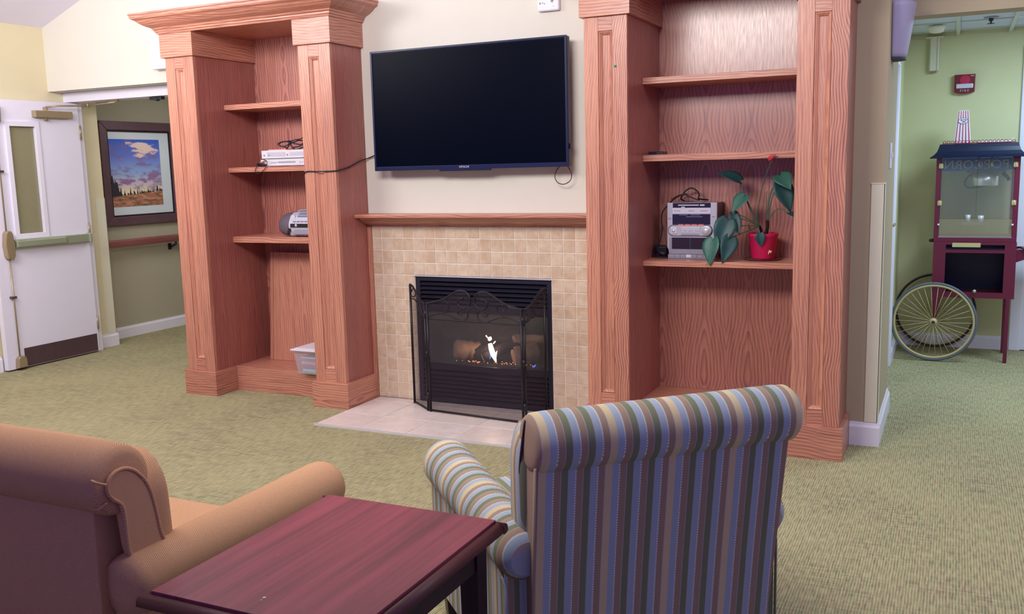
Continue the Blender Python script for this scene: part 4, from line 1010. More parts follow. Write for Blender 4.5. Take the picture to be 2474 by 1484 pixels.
for (a, b_) in ((235, 550), (556, 905)):
    cd = SP('cassette_door', a - 45 if a < 300 else a, b_ if a < 300 else b_ + 65, 942, 1232, 'silver2', 0.003)
    obj('window', B(SX(a), SX(b_), sy - 0.0045, sy - 0.0025, SZ(1145), SZ(950), 0.001), 'window_plastic', cd, 'smoked window')
for k in range(8):
    a = 188 + 98 * k
    SP('piano_key', a, a + 92, 1240, 1290, 'chrome' if k == 3 else 'silver2', 0.006, 0.001)
obj('base', B(SX(165), SX(985), sy - 0.002, sy + 0.03, SZ(1312), SZ(1238), 0.001), 'silver2', t)
for a in (265, 880): obj('foot', B(SX(a) - 0.012, SX(a) + 0.012, sy + 0.005, 0.54, 0.9237, sz0 + 0.024), 'silver', t)
# stereo cords
w = spline([(2.12, 0.53, 1.232), (2.1100, 0.5000, 1.2450), (2.1330, 0.5000, 1.2830), (2.1630, 0.5000, 1.3010), (2.1930, 0.5000, 1.2910), (2.2110, 0.5000, 1.2660), (2.2090, 0.5000, 1.2440), (2.255, 0.53, 1.235)], 8)
t = thing('audio_cable', 'black cords looped over the stereo and down beside it', 'cord', (2.1, 0.5, 1.23))
obj('loop', MB().tube(w, 0.0042, 8), 'cord', t)
w = spline([(2.2230, 0.4600, 1.2360), (2.1590, 0.4600, 1.2590), (2.1480, 0.4600, 1.2680), (2.1090, 0.4600, 1.2600), (2.0710, 0.4700, 1.2370), (2.0330, 0.4800, 1.2000), (2.0150, 0.4600, 1.1670), (2.0170, 0.4400, 1.1230), (2.0240, 0.4300, 1.0780), (2.0180, 0.4200, 1.0330), (2.0060, 0.4200, 0.9940)], 8)
obj('lead', MB().tube(w, 0.0036, 8), 'cord', t)
w = spline([(2.0640, 0.4700, 1.2420), (2.1060, 0.4700, 1.2640), (2.1520, 0.4700, 1.2720), (2.1520, 0.4700, 1.2540), (2.1090, 0.4600, 1.2370)], 8)
obj('thin_lead', MB().tube(w, 0.0020, 6), 'cord', t)
t = thing('power_adapter', 'black power adapter block on the shelf beside the stereo', 'adapter', (1.995, 0.42, 0.9237))
obj('block', B(1.985, 2.045, 0.43, 0.53, 0.9242, 0.985, 0.008).xf(Matrix.Translation((2.0, 0.45, 0.93)) @ Matrix.Rotation(0.3, 4, 'Z') @ Matrix.Translation((-2.0, -0.45, -0.93))), 'cord', t)
obj('plug', MB().tube([(1.99, 0.42, 0.985), (2.02, 0.40, 0.955), (2.055, 0.385, 0.945)], 0.012, 8), 'cord', t); obj('cable', MB().tube(spline([(1.99, 0.46, 0.96), (1.985, 0.40, 0.94), (2.02, 0.375, 0.931), (2.07, 0.385, 0.929)], 6), 0.004, 7), 'cord', t)
t = thing('small_box', 'small dark device on the end of the middle shelf', 'device', (2.0, 0.31, 1.4857))
obj('case', B(1.985, 2.068, 0.30, 0.38, 1.4859, 1.503, 0.003), 'darkplastic', t); obj('face', B(1.990, 2.030, 0.2985, 0.301, 1.489, 1.500, 0.001), 'window_plastic', t)
single('push_pin', MB().lathe([(0.0022, 0.004), (0.0022, -0.004), (0.0055, -0.006), (0.006, -0.010), (0.0001, -0.012)], (1.906, -0.0003, 1.930), 'Y', 10), 'pin', 'tiny green push pin in the oak pilaster', 'pin')
# potted plant
PX, PY = 2.572, 0.425
t = thing('potted_plant', 'leggy anthurium with dark drooping leaves in a crimson pot', 'plant', (PX, PY, 0.9245))
obj('pot', MB().lathe([(0.058, 0.931), (0.060, 0.934), (0.074, 1.045), (0.0765, 1.047), (0.0775, 1.062), (0.074, 1.064), (0.071, 1.058), (0.068, 1.03)], (PX, PY, 0), seg=36), 'pot', t)
obj('soil', MB().lathe([(0.071, 1.045), (0.05, 1.05), (0.0001, 1.054)], (PX, PY, 0), seg=20), 'soil', t)
obj('bird_mark', MB().prism([(0, 0), (0.006, 0.012), (0.013, 0.008), (0.018, 0.022), (0.011, 0.020), (0.004, 0.026), (-0.002, 0.012)], 'Y', 0, 0.002).xf(Matrix.Translation((PX + 0.038, PY - 0.0555, 0.955))), 'gold', t, 'pale bird-shaped chip on the pot')
tag(obj('saucer', MB().lathe([(0.0001, 0.9242), (0.070, 0.9242), (0.096, 0.9295), (0.097, 0.931), (0.070, 0.9272), (0.0001, 0.9272)], (PX, PY, 0), seg=36), 'plate'), 'shallow clear red-tinted saucer under the crimson pot', 'saucer')
def leaf(base, tip, width, nrm, mat, curl=0.15, fold=0.25):
    # heart-shaped blade from base to tip
    b, e = Vector(base), Vector(tip); ax = e - b; L = ax.length; ax.normalize()
    n = Vector(nrm); n = (n - ax * n.dot(ax)).normalized(); sd = ax.cross(n)
    prof = [(-0.16, 0.42), (-0.10, 0.62), (0.02, 0.86), (0.16, 1.0), (0.34, 0.98), (0.52, 0.80), (0.70, 0.52), (0.86, 0.24), (1.0, 0.01)]
    rows = []
    for (u, w) in prof:
        row = []
        for k in range(-3, 4):
            s = k / 3.0
            uu = u
            if u < 0.05: uu = u + (1 - abs(s)) * (0.10 if u < -0.12 else 0.05) * (2 if k == 0 else 1)
            p = b + ax * (uu * L) + sd * (s * w * width / 2) + n * (fold * abs(s) * w * width / 2 - curl * L * uu * uu)
            row.append(p)
        rows.append(row)
    return MB().grid(lambda i, j: rows[int(round(i * 8))][int(round(j * 6))], 9, 7, 0.0012)
def stem(parent, pts, r=0.0028, mat='stem', name='stem'):
    obj(name, MB().tube(spline(pts, 6), r, 7), mat, parent)
crown_a, crown_b = (PX - 0.02, PY - 0.01, 1.10), (PX + 0.02, PY + 0.0, 1.13)
for k, (p0, p1) in enumerate((((PX - 0.012, PY, 1.045), crown_a), ((PX + 0.012, PY, 1.045), crown_b))): obj('woody_stem', MB().tube(spline([p0, ((p0[0] + p1[0]) / 2 + 0.004, p0[1], (p0[2] + p1[2]) / 2), p1], 5), 0.009, 8), 'soil', t)
LV = [  # base, tip, width, normal, mat, stem start, mid
    ((2.4550, 0.3700, 1.3420), (2.3530, 0.3300, 1.3980), 0.085, (0.25, -0.55, 0.8), 'leaf', crown_a, (2.5060, 0.4000, 1.1910)),
    ((2.4860, 0.3600, 1.2600), (2.4280, 0.3100, 1.1860), 0.085, (-0.35, -0.9, 0.35), 'leaf2', crown_a, (2.5170, 0.3800, 1.1920)),
    ((2.4310, 0.3500, 1.1680), (2.4750, 0.3000, 1.0660), 0.060, (0.3, -0.95, 0.2), 'leaf', crown_a, (2.4870, 0.3700, 1.1500)),
    ((2.4100, 0.3100, 1.1340), (2.3660, 0.2500, 0.9980), 0.115, (0.25, -0.95, 0.3), 'leaf', crown_a, (2.4790, 0.3600, 1.1400)),
    ((2.3420, 0.2700, 1.0370), (2.3290, 0.2250, 0.9090), 0.100, (-0.3, -0.95, 0.3), 'leaf2', crown_a, (2.4530, 0.3300, 1.1030)),
    ((2.4300, 0.2900, 1.0450), (2.4070, 0.2250, 0.9240), 0.090, (0.45, -0.9, 0.3), 'leaf', crown_a, (2.4920, 0.3500, 1.0750)),
    ((2.5700, 0.3450, 1.0640), (2.5770, 0.3350, 0.9960), 0.054, (0.1, -1.0, 0.2), 'leaf', crown_a, (2.5600, 0.3600, 1.0920)),
    ((2.6620, 0.3600, 1.3640), (2.7290, 0.2800, 1.3060), 0.098, (0.1, -0.75, 0.65), 'leaf2', crown_b, (2.6110, 0.4000, 1.2660)),
    ((2.6660, 0.3700, 1.3230), (2.7280, 0.3400, 1.1810), 0.100, (0.35, -0.9, 0.2), 'leaf', crown_b, (2.6240, 0.4000, 1.2660)),
    ((2.6470, 0.4200, 1.3410), (2.6070, 0.4200, 1.3530), 0.040, (0.2, -0.8, 0.5), 'leaf', crown_b, (2.6040, 0.4200, 1.2650)),
    ((2.7150, 0.3600, 1.1720), (2.7500, 0.3100, 1.1600), 0.045, (0.2, -0.5, 0.8), 'leaf', crown_b, (2.6500, 0.4000, 1.1910)),
]
for (b_, e_, w_, n_, m_, s_, mid) in LV:
    st = obj('leaf', leaf(b_, e_, w_, n_, m_), m_, t)
    stem(st, [s_, mid, b_])
stem(t, [crown_a, (2.5430, 0.4000, 1.1590), (2.5700, 0.3700, 1.2890), (2.6070, 0.3000, 1.3740), (2.6400, 0.2420, 1.4360)], 0.0024, 'stem', 'flower_stem')
obj('flower', leaf((2.6280, 0.2420, 1.4460), (2.6630, 0.2250, 1.4720), 0.024, (-0.3, -0.9, 0.4), 'flower'), 'flower', t, 'small red flower spathe')
stem(t, [crown_b, (2.5870, 0.4100, 1.2440), (2.5900, 0.4100, 1.2830)], 0.002, 'stem', 'bare_stem'); stem(t, [crown_a, (2.5100, 0.3900, 1.0840), (2.5010, 0.3900, 1.1160)], 0.0018, 'soil', 'bare_stem')
stem(t, [(2.3310, 0.2600, 0.9940), (2.3230, 0.2400, 0.9310), (2.3120, 0.2350, 0.8990)], 0.001, 'stem', 'bare_stem')

# ================================================================== HALL THINGS
t = thing('fire_alarm', 'dark red fire alarm strobe on the green hall wall', 'fire alarm', (3.505, 3.16, 1.955))
ax0, ax1, az0, az1 = 3.437, 3.575, 1.888, 2.024
obj('housing', MB().prism([(ax0 + 0.002, az0 + 0.012), (ax0 + 0.03, az0 + 0.003), (ax0 + 0.07, az0), (ax1 - 0.03, az0 + 0.003), (ax1 - 0.002, az0 + 0.012), (ax1, az1), (ax0, az1)], 'Y', 3.125, 3.1695, 0.004), 'red', t)
obj('strobe', B(ax0 + 0.013, ax1 - 0.013, 3.112, 3.127, az0 + 0.036, az0 + 0.070, 0.006), 'chrome', t, 'clear strobe lens')
obj('sounder', MB().lathe([(0.036, 0), (0.036, -0.002), (0.030, -0.003), (0.0001, -0.003)], (ax0 + 0.069, 3.1252, az0 + 0.096), 'Y', 24), 'stripered', t)
obj('lettering', text_mb('F I R E', 0.022, lambda x, y, z: (ax0 + 0.069 + x, 3.124 - z, az0 + 0.020 + y), 0.001), 'chrome', t, 'white FIRE lettering')
obj('label_mark', B(ax1 - 0.032, ax1 - 0.008, 3.1242, 3.126, az1 - 0.014, az1 - 0.010), 'chrome', t)
t = thing('conduit_cover', 'pale vertical raceway channel hanging from the hall ceiling', 'raceway', (3.295, 3.15, 2.2))
obj('channel', MB().prism([(3.262, 3.1695), (3.262, 3.135), (3.270, 3.130), (3.320, 3.130), (3.328, 3.135), (3.328, 3.1695)], 'Z', 2.063, 2.303), 'guard', t)
obj('ridge', B(3.270, 3.274, 3.124, 3.132, 2.063, 2.303).box(3.316, 3.320, 3.124, 3.132, 2.063, 2.303), 'guard', t)
obj('end_clip', B(3.272, 3.318, 3.128, 3.168, 2.050, 2.062, 0.003), 'brass', t); obj('ceiling_plate', B(3.235, 3.355, 3.10, 3.169, 2.296, 2.3055, 0.002), 'guard', t)
t = thing('smoke_detector', 'round white detector on the hall ceiling above the raceway', 'detector', (3.318, 2.48, 2.30))
obj('base', MB().lathe([(0.055, 2.3055), (0.057, 2.295), (0.050, 2.288), (0.045, 2.270), (0.030, 2.262), (0.0001, 2.260)], (3.318, 2.52, 0), seg=28), 'guard', t)
t = thing('sprinkler', 'small dark sprinkler head in the hall ceiling tile', 'sprinkler', (3.64, 2.32, 2.30))
obj('escutcheon', MB().lathe([(0.045, 2.3175), (0.042, 2.312), (0.016, 2.308), (0.0001, 2.307)], (3.64, 2.36, 0), seg=24), 'silver2', t)
obj('body', MB().cyl((3.64, 2.36, 2.308), (3.64, 2.36, 2.292), 0.014, 12).cyl((3.64, 2.36, 2.292), (3.64, 2.36, 2.278), 0.005, 8), 'darkplastic', t); obj('deflector', MB().lathe([(0.022, 2.278), (0.022, 2.275), (0.0001, 2.274)], (3.64, 2.36, 0), seg=12), 'darkplastic', t)
# sconce: half shell open at the top
t = thing('wall_sconce', 'lavender half-shell wall sconce at the corner of the hall', 'sconce', (3.166, 0.56, 2.05))
def shell(u, v):
    a = PI * u; z = 1.926 + 0.262 * v
    r = 0.062 + 0.040 * v ** 0.8; ry = 0.085 + 0.055 * v
    return (3.1675 + r * math.sin(a), 0.56 - ry * math.cos(a), z)
obj('shade', MB().grid(shell, 25, 12, 0.003), 'sconce', t)
obj('base_cap', MB().prism([(3.1665 + 0.064 * math.sin(PI * k / 16), 0.56 - 0.087 * math.cos(PI * k / 16)) for k in range(17)], 'Z', 1.918, 1.927), 'rubber2', t)
# switch and corner post on the hall wall end
t = thing('switch_plate', 'pale wall switch plate seen edge-on past the wall end', 'switch', (3.166, 0.7, 1.45))
obj('plate', B(3.1652, 3.170, 0.62, 0.74, 1.385, 1.515, 0.002), 'white', t); obj('toggle', B(3.170, 3.178, 0.69, 0.70, 1.44, 1.465, 0.002), 'white', t); obj('toggle', B(3.170, 3.178, 0.655, 0.665, 1.44, 1.465, 0.002), 'white', t)
# ---- popcorn cart
cx0, cx1, cy0, cy1 = 3.352, 3.872, 2.645, 3.045
t = thing('popcorn_cart', 'dark red popcorn cart with glass cabinet and big spoked wheels', 'popcorn cart', (3.6, 2.85, 0))
# lower cupboard: open niche in front
lo = MB(); zl, zh = 0.452, 0.845
lo.box(cx0, cx0 + 0.02, cy0, cy1, zl, zh); lo.box(cx1 - 0.02, cx1, cy0, cy1, zl, zh); lo.box(cx0 + 0.02, cx1 - 0.02, cy1 - 0.02, cy1, zl, zh); lo.box(cx0 + 0.02, cx1 - 0.02, cy0, cy1 - 0.02, zl, zl + 0.02); lo.box(cx0 + 0.02, cx1 - 0.02, cy0, cy1 - 0.02, zh - 0.02, zh)
lo.box(cx0 + 0.02, 3.432, cy0, cy0 + 0.015, zl + 0.02, zh - 0.02); lo.box(3.800, cx1 - 0.02, cy0, cy0 + 0.015, zl + 0.02, zh - 0.02); lo.box(3.432, 3.800, cy0, cy0 + 0.015, zl + 0.02, 0.492); lo.box(3.432, 3.800, cy0, cy0 + 0.015, 0.768, 0.790)
obj('cupboard', lo, 'cartred', t)
obj('niche_lining', B(cx0 + 0.021, cx1 - 0.021, cy1 - 0.024, cy1 - 0.0205, zl + 0.021, 0.80), 'cartblack', t)
obj('drawer_gap', B(3.43, 3.80, cy0 + 0.004, cy0 + 0.012, 0.791, 0.800), 'cartblack', t)
obj('latch', MB().lathe([(0.014, 0), (0.012, -0.012), (0.0001, -0.016)], (3.625, cy0, 0.500), 'Y', 14), 'steel', t)
obj('side_shelf', MB().prism([(cx1 + 0.001, 0.70), (cx1 + 0.08, 0.735), (4.06, 0.735), (4.06, 0.79), (cx1 + 0.001, 0.79)], 'Y', cy0 + 0.06, cy1 - 0.06, 0.003), 'cartred', t)
obj('power_cord', MB().tube(spline([(cx1 + 0.002, cy0 + 0.10, 0.80), (cx1 + 0.03, cy0 + 0.055, 0.805), (cx1 + 0.07, cy0 + 0.05, 0.77), (cx1 + 0.09, cy0 + 0.05, 0.70), (cx1 + 0.12, cy0 + 0.05, 0.64)], 6), 0.006, 7), 'cord', t)
for (x, y) in ((3.835, cy0 + 0.012), (3.835, cy1 - 0.012)): obj('leg', MB().box(x - 0.012, x + 0.012, y - 0.012, y + 0.012, 0.0, zl, 0.001), 'cartred', t)
for y in (cy0 + 0.004, cy1 - 0.004): obj('axle_strut', MB().prism([(3.352, zl), (3.420, zl), (3.385, 0.27), (3.362, 0.27)], 'Y', y - 0.008, y + 0.008), 'cartred', t)
obj('axle', MB().cyl((3.373, 2.54, 0.284), (3.373, 3.14, 0.284), 0.010, 12), 'steel', t)
def wheel(y):
    c = (3.373, y, 0.284)
    ring = lambda R, r, n=56: MB().tube([(c[0] + R * math.cos(2 * PI * k / n), y, c[2] + R * math.sin(2 * PI * k / n)) for k in range(n)], r, 8, closed=True)
    wq = obj('wheel', ring(0.258, 0.0085), 'cream', t, 'cream wheel rim')
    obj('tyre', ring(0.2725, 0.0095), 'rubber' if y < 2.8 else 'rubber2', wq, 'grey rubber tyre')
    obj('hub', MB().lathe([(0.0001, -0.022), (0.012, -0.022), (0.014, -0.014), (0.026, -0.012), (0.026, 0.012), (0.014, 0.02), (0.0001, 0.02)], c, 'Y', 20), 'cream', wq)
    obj('axle_nut', MB().cyl((c[0], y - 0.034, c[2]), (c[0], y - 0.022, c[2]), 0.012, 6), 'rubber2', wq)
    s0 = None
    for k in range(34):
        a = 2 * PI * k / 34; b_ = a + (0.16 if k % 2 else -0.16); dy = 0.008 if k % 2 else -0.008
        obj('spoke', MB().tube([(c[0] + 0.024 * math.cos(b_), y + dy, c[2] + 0.024 * math.sin(b_)), (c[0] + 0.252 * math.cos(a), y, c[2] + 0.252 * math.sin(a))], 0.0019, 5), 'cream', wq)
wheel(2.572); wheel(3.112)
# glass cabinet
gx0_, gx1_, gz0_, gz1_ = 3.350, 3.868, 0.845, 1.425
obj('cabinet_floor', B(gx0_, gx1_, cy0, cy1, gz0_, gz0_ + 0.03, 0.002), 'cartred', t)
for (x, y) in ((gx0_, cy0), (gx1_ - 0.03, cy0), (gx0_, cy1 - 0.03), (gx1_ - 0.03, cy1 - 0.03)): obj('corner_post', B(x, x + 0.03, y, y + 0.03, gz0_ + 0.03, gz1_), 'cartred', t)
obj('front_rail', B(gx0_ + 0.03, gx1_ - 0.03, cy0, cy0 + 0.02, gz0_ + 0.03, gz0_ + 0.038), 'steel', t)
obj('lower_panel', B(gx0_ + 0.032, gx1_ - 0.032, cy0 + 0.006, cy0 + 0.010, gz0_ + 0.038, 1.004), 'glass_dirty', t, 'cloudy lower front pane')
for (a, b_) in ((gx0_ + 0.032, 3.6085), (3.6105, gx1_ - 0.032)): obj('door_pane', B(a, b_, cy0 + 0.003, cy0 + 0.007, 1.007, gz1_ - 0.004), 'glass', t, 'clear glass front door')
obj('side_pane', B(gx0_ + 0.004, gx0_ + 0.008, cy0 + 0.03, cy1 - 0.03, gz0_ + 0.03, gz1_), 'glass', t); obj('side_pane', B(gx1_ - 0.008, gx1_ - 0.004, cy0 + 0.03, cy1 - 0.03, gz0_ + 0.03, gz1_), 'glass', t)
obj('back_pane', B(gx0_ + 0.03, gx1_ - 0.03, cy1 - 0.012, cy1 - 0.008, gz0_ + 0.03, 1.325), 'glass_dirty', t)
for x in (gx0_ + 0.022, gx1_ - 0.036):
    for z in (1.372, 1.115): obj('hinge', B(x - 0.006, x + 0.022, cy0 - 0.006, cy0, z - 0.017, z + 0.017, 0.004).cyl((x + 0.008, cy0 - 0.006, z - 0.019), (x + 0.008, cy0 - 0.006, z + 0.019), 0.004, 8), 'cream', t)
for x in (gx0_ + 0.028, gx1_ - 0.03): obj('knob', MB().lathe([(0.006, 0), (0.008, -0.008), (0.0001, -0.012)], (x, cy0, 0.965), 'Y', 12), 'chrome', t)
sg = obj('sign', B(gx0_ + 0.031, gx1_ - 0.031, cy1 - 0.016, cy1 - 0.012, 1.330, gz1_ - 0.002), 'signblue', t, 'blue sign seen from behind')
obj('lettering', text_mb('POPCORN', 0.088, lambda x, y, z: (3.605 + x * 1.02, cy1 - 0.0175 + z, 1.372 + y), 0.001, mirror=True), 'gold', sg, 'mirrored gold letters')
kt = obj('kettle', MB().lathe([(0.0001, 1.225), (0.082, 1.225), (0.088, 1.232), (0.088, 1.318), (0.0001, 1.318)], (3.66, 2.85, 0), seg=32), 'steel', t, 'steel popping kettle')
obj('kettle_lid', B(3.545, 3.79, 2.80, 2.90, 1.319, 1.333, 0.003), 'cartred', kt); obj('hanger', MB().cyl((3.62, 2.85, 1.33), (3.62, 2.85, 1.425), 0.006, 8).cyl((3.70, 2.85, 1.33), (3.70, 2.85, 1.425), 0.006, 8), 'steel', kt)
obj('kettle_handle', MB().tube(spline([(3.575, 2.84, 1.31), (3.545, 2.83, 1.28), (3.535, 2.83, 1.24), (3.56, 2.82, 1.215), (3.62, 2.81, 1.218), (3.66, 2.81, 1.228)], 5), 0.006, 8), 'darkplastic', kt); obj('grip', MB().tube([(3.77, 2.80, 1.312), (3.80, 2.78, 1.285), (3.812, 2.775, 1.265)], 0.013, 10), 'darkplastic', kt)
obj('cup', MB().lathe([(0.012, 0.885), (0.018, 0.935), (0.0165, 0.935), (0.011, 0.888)], (3.565, 2.80, 0.09), seg=16), 'chrome', t); obj('cup', MB().lathe([(0.014, 0.885), (0.022, 0.93), (0.020, 0.93), (0.012, 0.888)], (3.645, 2.79, 0.09), seg=16), 'chrome', t)
obj('cup_tray', B(3.53, 3.69, 2.76, 2.84, 0.955, 0.974), 'steel', t)
obj('name_plate', B(3.472, 3.650, cy0 - 0.003, cy0, 0.808, 0.838, 0.001), 'cream', t)
obj('side_knob', MB().lathe([(0.010, 0), (0.013, -0.01), (0.010, -0.03), (0.0001, -0.034)], (cx0, 2.75, 0.845), 'X', 12), 'darkplastic', t)
# flared roof
rp = [(0.042, gz1_), (0.044, gz1_ + 0.006), (0.020, gz1_ + 0.022), (0.000, gz1_ + 0.045), (-0.010, gz1_ + 0.072), (-0.016, gz1_ + 0.094), (-0.020, gz1_ + 0.096)]
v = []; f = []
for (o_, z) in rp: v += [(gx0_ - o_, cy0 - o_, z), (gx1_ + o_, cy0 - o_, z), (gx1_ + o_, cy1 + o_, z), (gx0_ - o_, cy1 + o_, z)]
for i in range(len(rp) - 1):
    for k in range(4): f.append((i * 4 + k, i * 4 + (k + 1) % 4, i * 4 + 4 + (k + 1) % 4, i * 4 + 4 + k))
f.append((0, 1, 2, 3)); f.append(tuple(range(len(v) - 4, len(v))))
mb = MB(); mb._add(v, f)
obj('roof', mb, 'cartblack', t, 'dark blue flared roof')
rz_ = gz1_ + 0.097
obj('crest', B(gx0_ + 0.03, gx1_ - 0.03, cy0 + 0.024, cy0 + 0.028, rz_, rz_ + 0.005), 'red', t)
for k in range(19):
    x = gx0_ + 0.046 + k * (gx1_ - gx0_ - 0.092) / 18
    obj('crest_ring', MB().tube([(x + 0.009 * math.cos(2 * PI * j / 10), cy0 + 0.026, rz_ + 0.012 + 0.009 * math.sin(2 * PI * j / 10)) for j in range(10)], 0.002, 5, closed=True), 'red', t)
# striped popcorn box standing upside down on the roof
def taper(mbname, parent, y, d, mat, label=None):
    return obj(mbname, MB().prism([(3.452, rz_ + 0.001), (3.562, rz_ + 0.001), (3.540, rz_ + 0.232), (3.472, rz_ + 0.232)], 'Y', y, y + d, 0.002), mat, parent, label)
t = thing('popcorn_box', 'red striped white popcorn box upturned on the cart roof', 'box', (3.507, 2.86, rz_))
taper('box', t, 2.825, 0.07, 'kick')
for k in range(5):
    a0 = 0.10 + 0.2 * k
    xb, xt = 3.452 + 0.110 * a0, 3.472 + 0.068 * a0
    obj('stripe', MB().prism([(xb - 0.003, rz_ + 0.004), (xb + 0.003, rz_ + 0.004), (xt + 0.002, rz_ + 0.229), (xt - 0.002, rz_ + 0.229)], 'Y', 2.8235, 2.8255), 'stripered', t)
obj('oval', MB().prism([(3.506 + 0.031 * math.cos(2 * PI * k / 28), rz_ + 0.160 + 0.020 * math.sin(2 * PI * k / 28)) for k in range(28)], 'Y', 2.8225, 2.825), 'kick', t)
obj('oval_ring', MB().tube([(3.506 + 0.031 * math.cos(2 * PI * k / 28), 2.8225, rz_ + 0.160 + 0.020 * math.sin(2 * PI * k / 28)) for k in range(28)], 0.0012, 5, closed=True), 'ink', t)
obj('emblem', MB().tube(spline([(3.485, 2.822, rz_ + 0.166), (3.498, 2.822, rz_ + 0.170), (3.494, 2.822, rz_ + 0.162), (3.512, 2.822, rz_ + 0.168), (3.526, 2.822, rz_ + 0.166), (3.515, 2.822, rz_ + 0.158), (3.500, 2.822, rz_ + 0.152), (3.512, 2.822, rz_ + 0.152), (3.524, 2.822, rz_ + 0.150)], 5), 0.0016, 5), 'ink', t, 'scribbled dark emblem')
t = thing('paper_bags', 'flat stack of white paper bags on the cart roof', 'bags', (3.74, 2.87, rz_))
for k in range(3): obj('bag', B(3.60 + 0.01 * k, 3.815, 2.78, 2.95, rz_ + 0.001 + 0.005 * k, rz_ + 0.0055 + 0.005 * k, 0.001), 'kick', t)
obj('bag_fold', MB().prism([(3.79, rz_ + 0.016), (3.83, rz_ + 0.030), (3.834, rz_ + 0.027), (3.795, rz_ + 0.013)], 'Y', 2.80, 2.93), 'kick', t)

# ================================================================== END TABLE
t = thing('end_table', 'dark cherry end table with streaked top between tan sofa and striped armchair', 'table', (2.265, -2.97, 0))
ex0, ex1, ey0, ey1, ez = 1.998, 2.531, -3.30, -2.646, 0.600
obj('top_panel', B(ex0 + 0.022, ex1 - 0.022, ey0 + 0.022, ey1 - 0.022, 0.572, ez - 0.0006, 0.001), 'mahY', t)
def edge(a, b, axis, face, sgn):
    prof = [(face, 0.570), (face - sgn * 0.010, 0.566), (face - sgn * 0.0215, 0.566), (face - sgn * 0.0215, 0.5925), (face - sgn * 0.016, 0.5925), (face - sgn * 0.008, 0.589), (face - sgn * 0.002, 0.582)]
    return MB().prism(prof, axis, a, b, smooth=True)
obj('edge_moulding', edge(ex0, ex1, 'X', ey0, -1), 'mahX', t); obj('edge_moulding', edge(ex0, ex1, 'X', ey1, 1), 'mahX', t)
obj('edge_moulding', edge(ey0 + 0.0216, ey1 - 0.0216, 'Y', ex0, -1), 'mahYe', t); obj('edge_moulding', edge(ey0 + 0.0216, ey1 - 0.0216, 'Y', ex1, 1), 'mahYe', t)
i_ = 0.040
for (x, y) in ((ex0 + i_, ey0 + i_), (ex1 - i_ - 0.05, ey0 + i_), (ex0 + i_, ey1 - i_ - 0.05), (ex1 - i_ - 0.05, ey1 - i_ - 0.05)):
    v = [(x, y, 0.566), (x + 0.05, y, 0.566), (x + 0.05, y + 0.05, 0.566), (x, y + 0.05, 0.566), (x + 0.006, y + 0.006, 0), (x + 0.044, y + 0.006, 0), (x + 0.044, y + 0.044, 0), (x + 0.006, y + 0.044, 0)]
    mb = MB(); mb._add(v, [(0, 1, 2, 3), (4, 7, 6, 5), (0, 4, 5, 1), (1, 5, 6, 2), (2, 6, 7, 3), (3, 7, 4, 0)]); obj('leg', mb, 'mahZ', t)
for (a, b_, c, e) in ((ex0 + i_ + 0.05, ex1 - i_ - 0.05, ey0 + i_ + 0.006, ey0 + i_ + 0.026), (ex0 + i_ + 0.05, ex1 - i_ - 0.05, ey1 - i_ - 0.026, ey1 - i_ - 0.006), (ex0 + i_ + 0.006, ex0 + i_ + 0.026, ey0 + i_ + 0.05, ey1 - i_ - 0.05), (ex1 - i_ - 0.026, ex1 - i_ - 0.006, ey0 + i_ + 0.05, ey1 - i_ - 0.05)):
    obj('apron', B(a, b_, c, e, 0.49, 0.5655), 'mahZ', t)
for (x, y, r) in ((2.2605, -3.214, 0.0045), (2.15, -3.035, 0.0016), (2.262, -3.225, 0.002)): obj('chip', MB().lathe([(r, ez - 0.0005), (r * 0.6, ez + 0.0003), (0.0001, ez + 0.0004)], (x, y, 0), seg=7), 'guard', t, 'tiny pale scuff')

# ================================================================== TAN SEAT
t = thing('upholstered_sofa', 'tan herringbone upholstered sofa with rolled back and rolled arms', 'sofa', (1.1, -2.75, 0))
sx0_, sx1_ = 0.26, 1.80
RY, RZ, RR = -3.125, 0.757, 0.083
def roll(x0, x1, y, z, r, endr=0.022, ky=1.0):
    prof = [(r * 0.30, 0.0), (r * 0.72, 0.002), (r * 0.92, 0.008), (r, endr), (r, (x1 - x0) / 2), (r, x1 - x0 - endr), (r * 0.92, x1 - x0 - 0.008), (r * 0.72, x1 - x0 - 0.002), (r * 0.30, x1 - x0)]
    return MB().lathe(prof, (x0, y, z), 'X', 36)
def body_prof(shift=0.0):
    return [(-3.165, 0.10), (-3.178, 0.45), (-3.178, 0.70), (-3.16, 0.77), (-3.11, 0.795), (-3.05, 0.785), (-3.015, 0.74), (-2.985, 0.64), (-2.965, 0.50), (-2.95, 0.30), (-2.95, 0.10)]
obj('back_roll', roll(sx0_ + 0.004, sx1_ - 0.004, RY, RZ, RR, 0.03), 'tan', t)
obj('back', MB().prism(body_prof(), 'X', sx0_ + 0.05, sx1_ - 0.05, 0.004, smooth=True), 'tan', t)
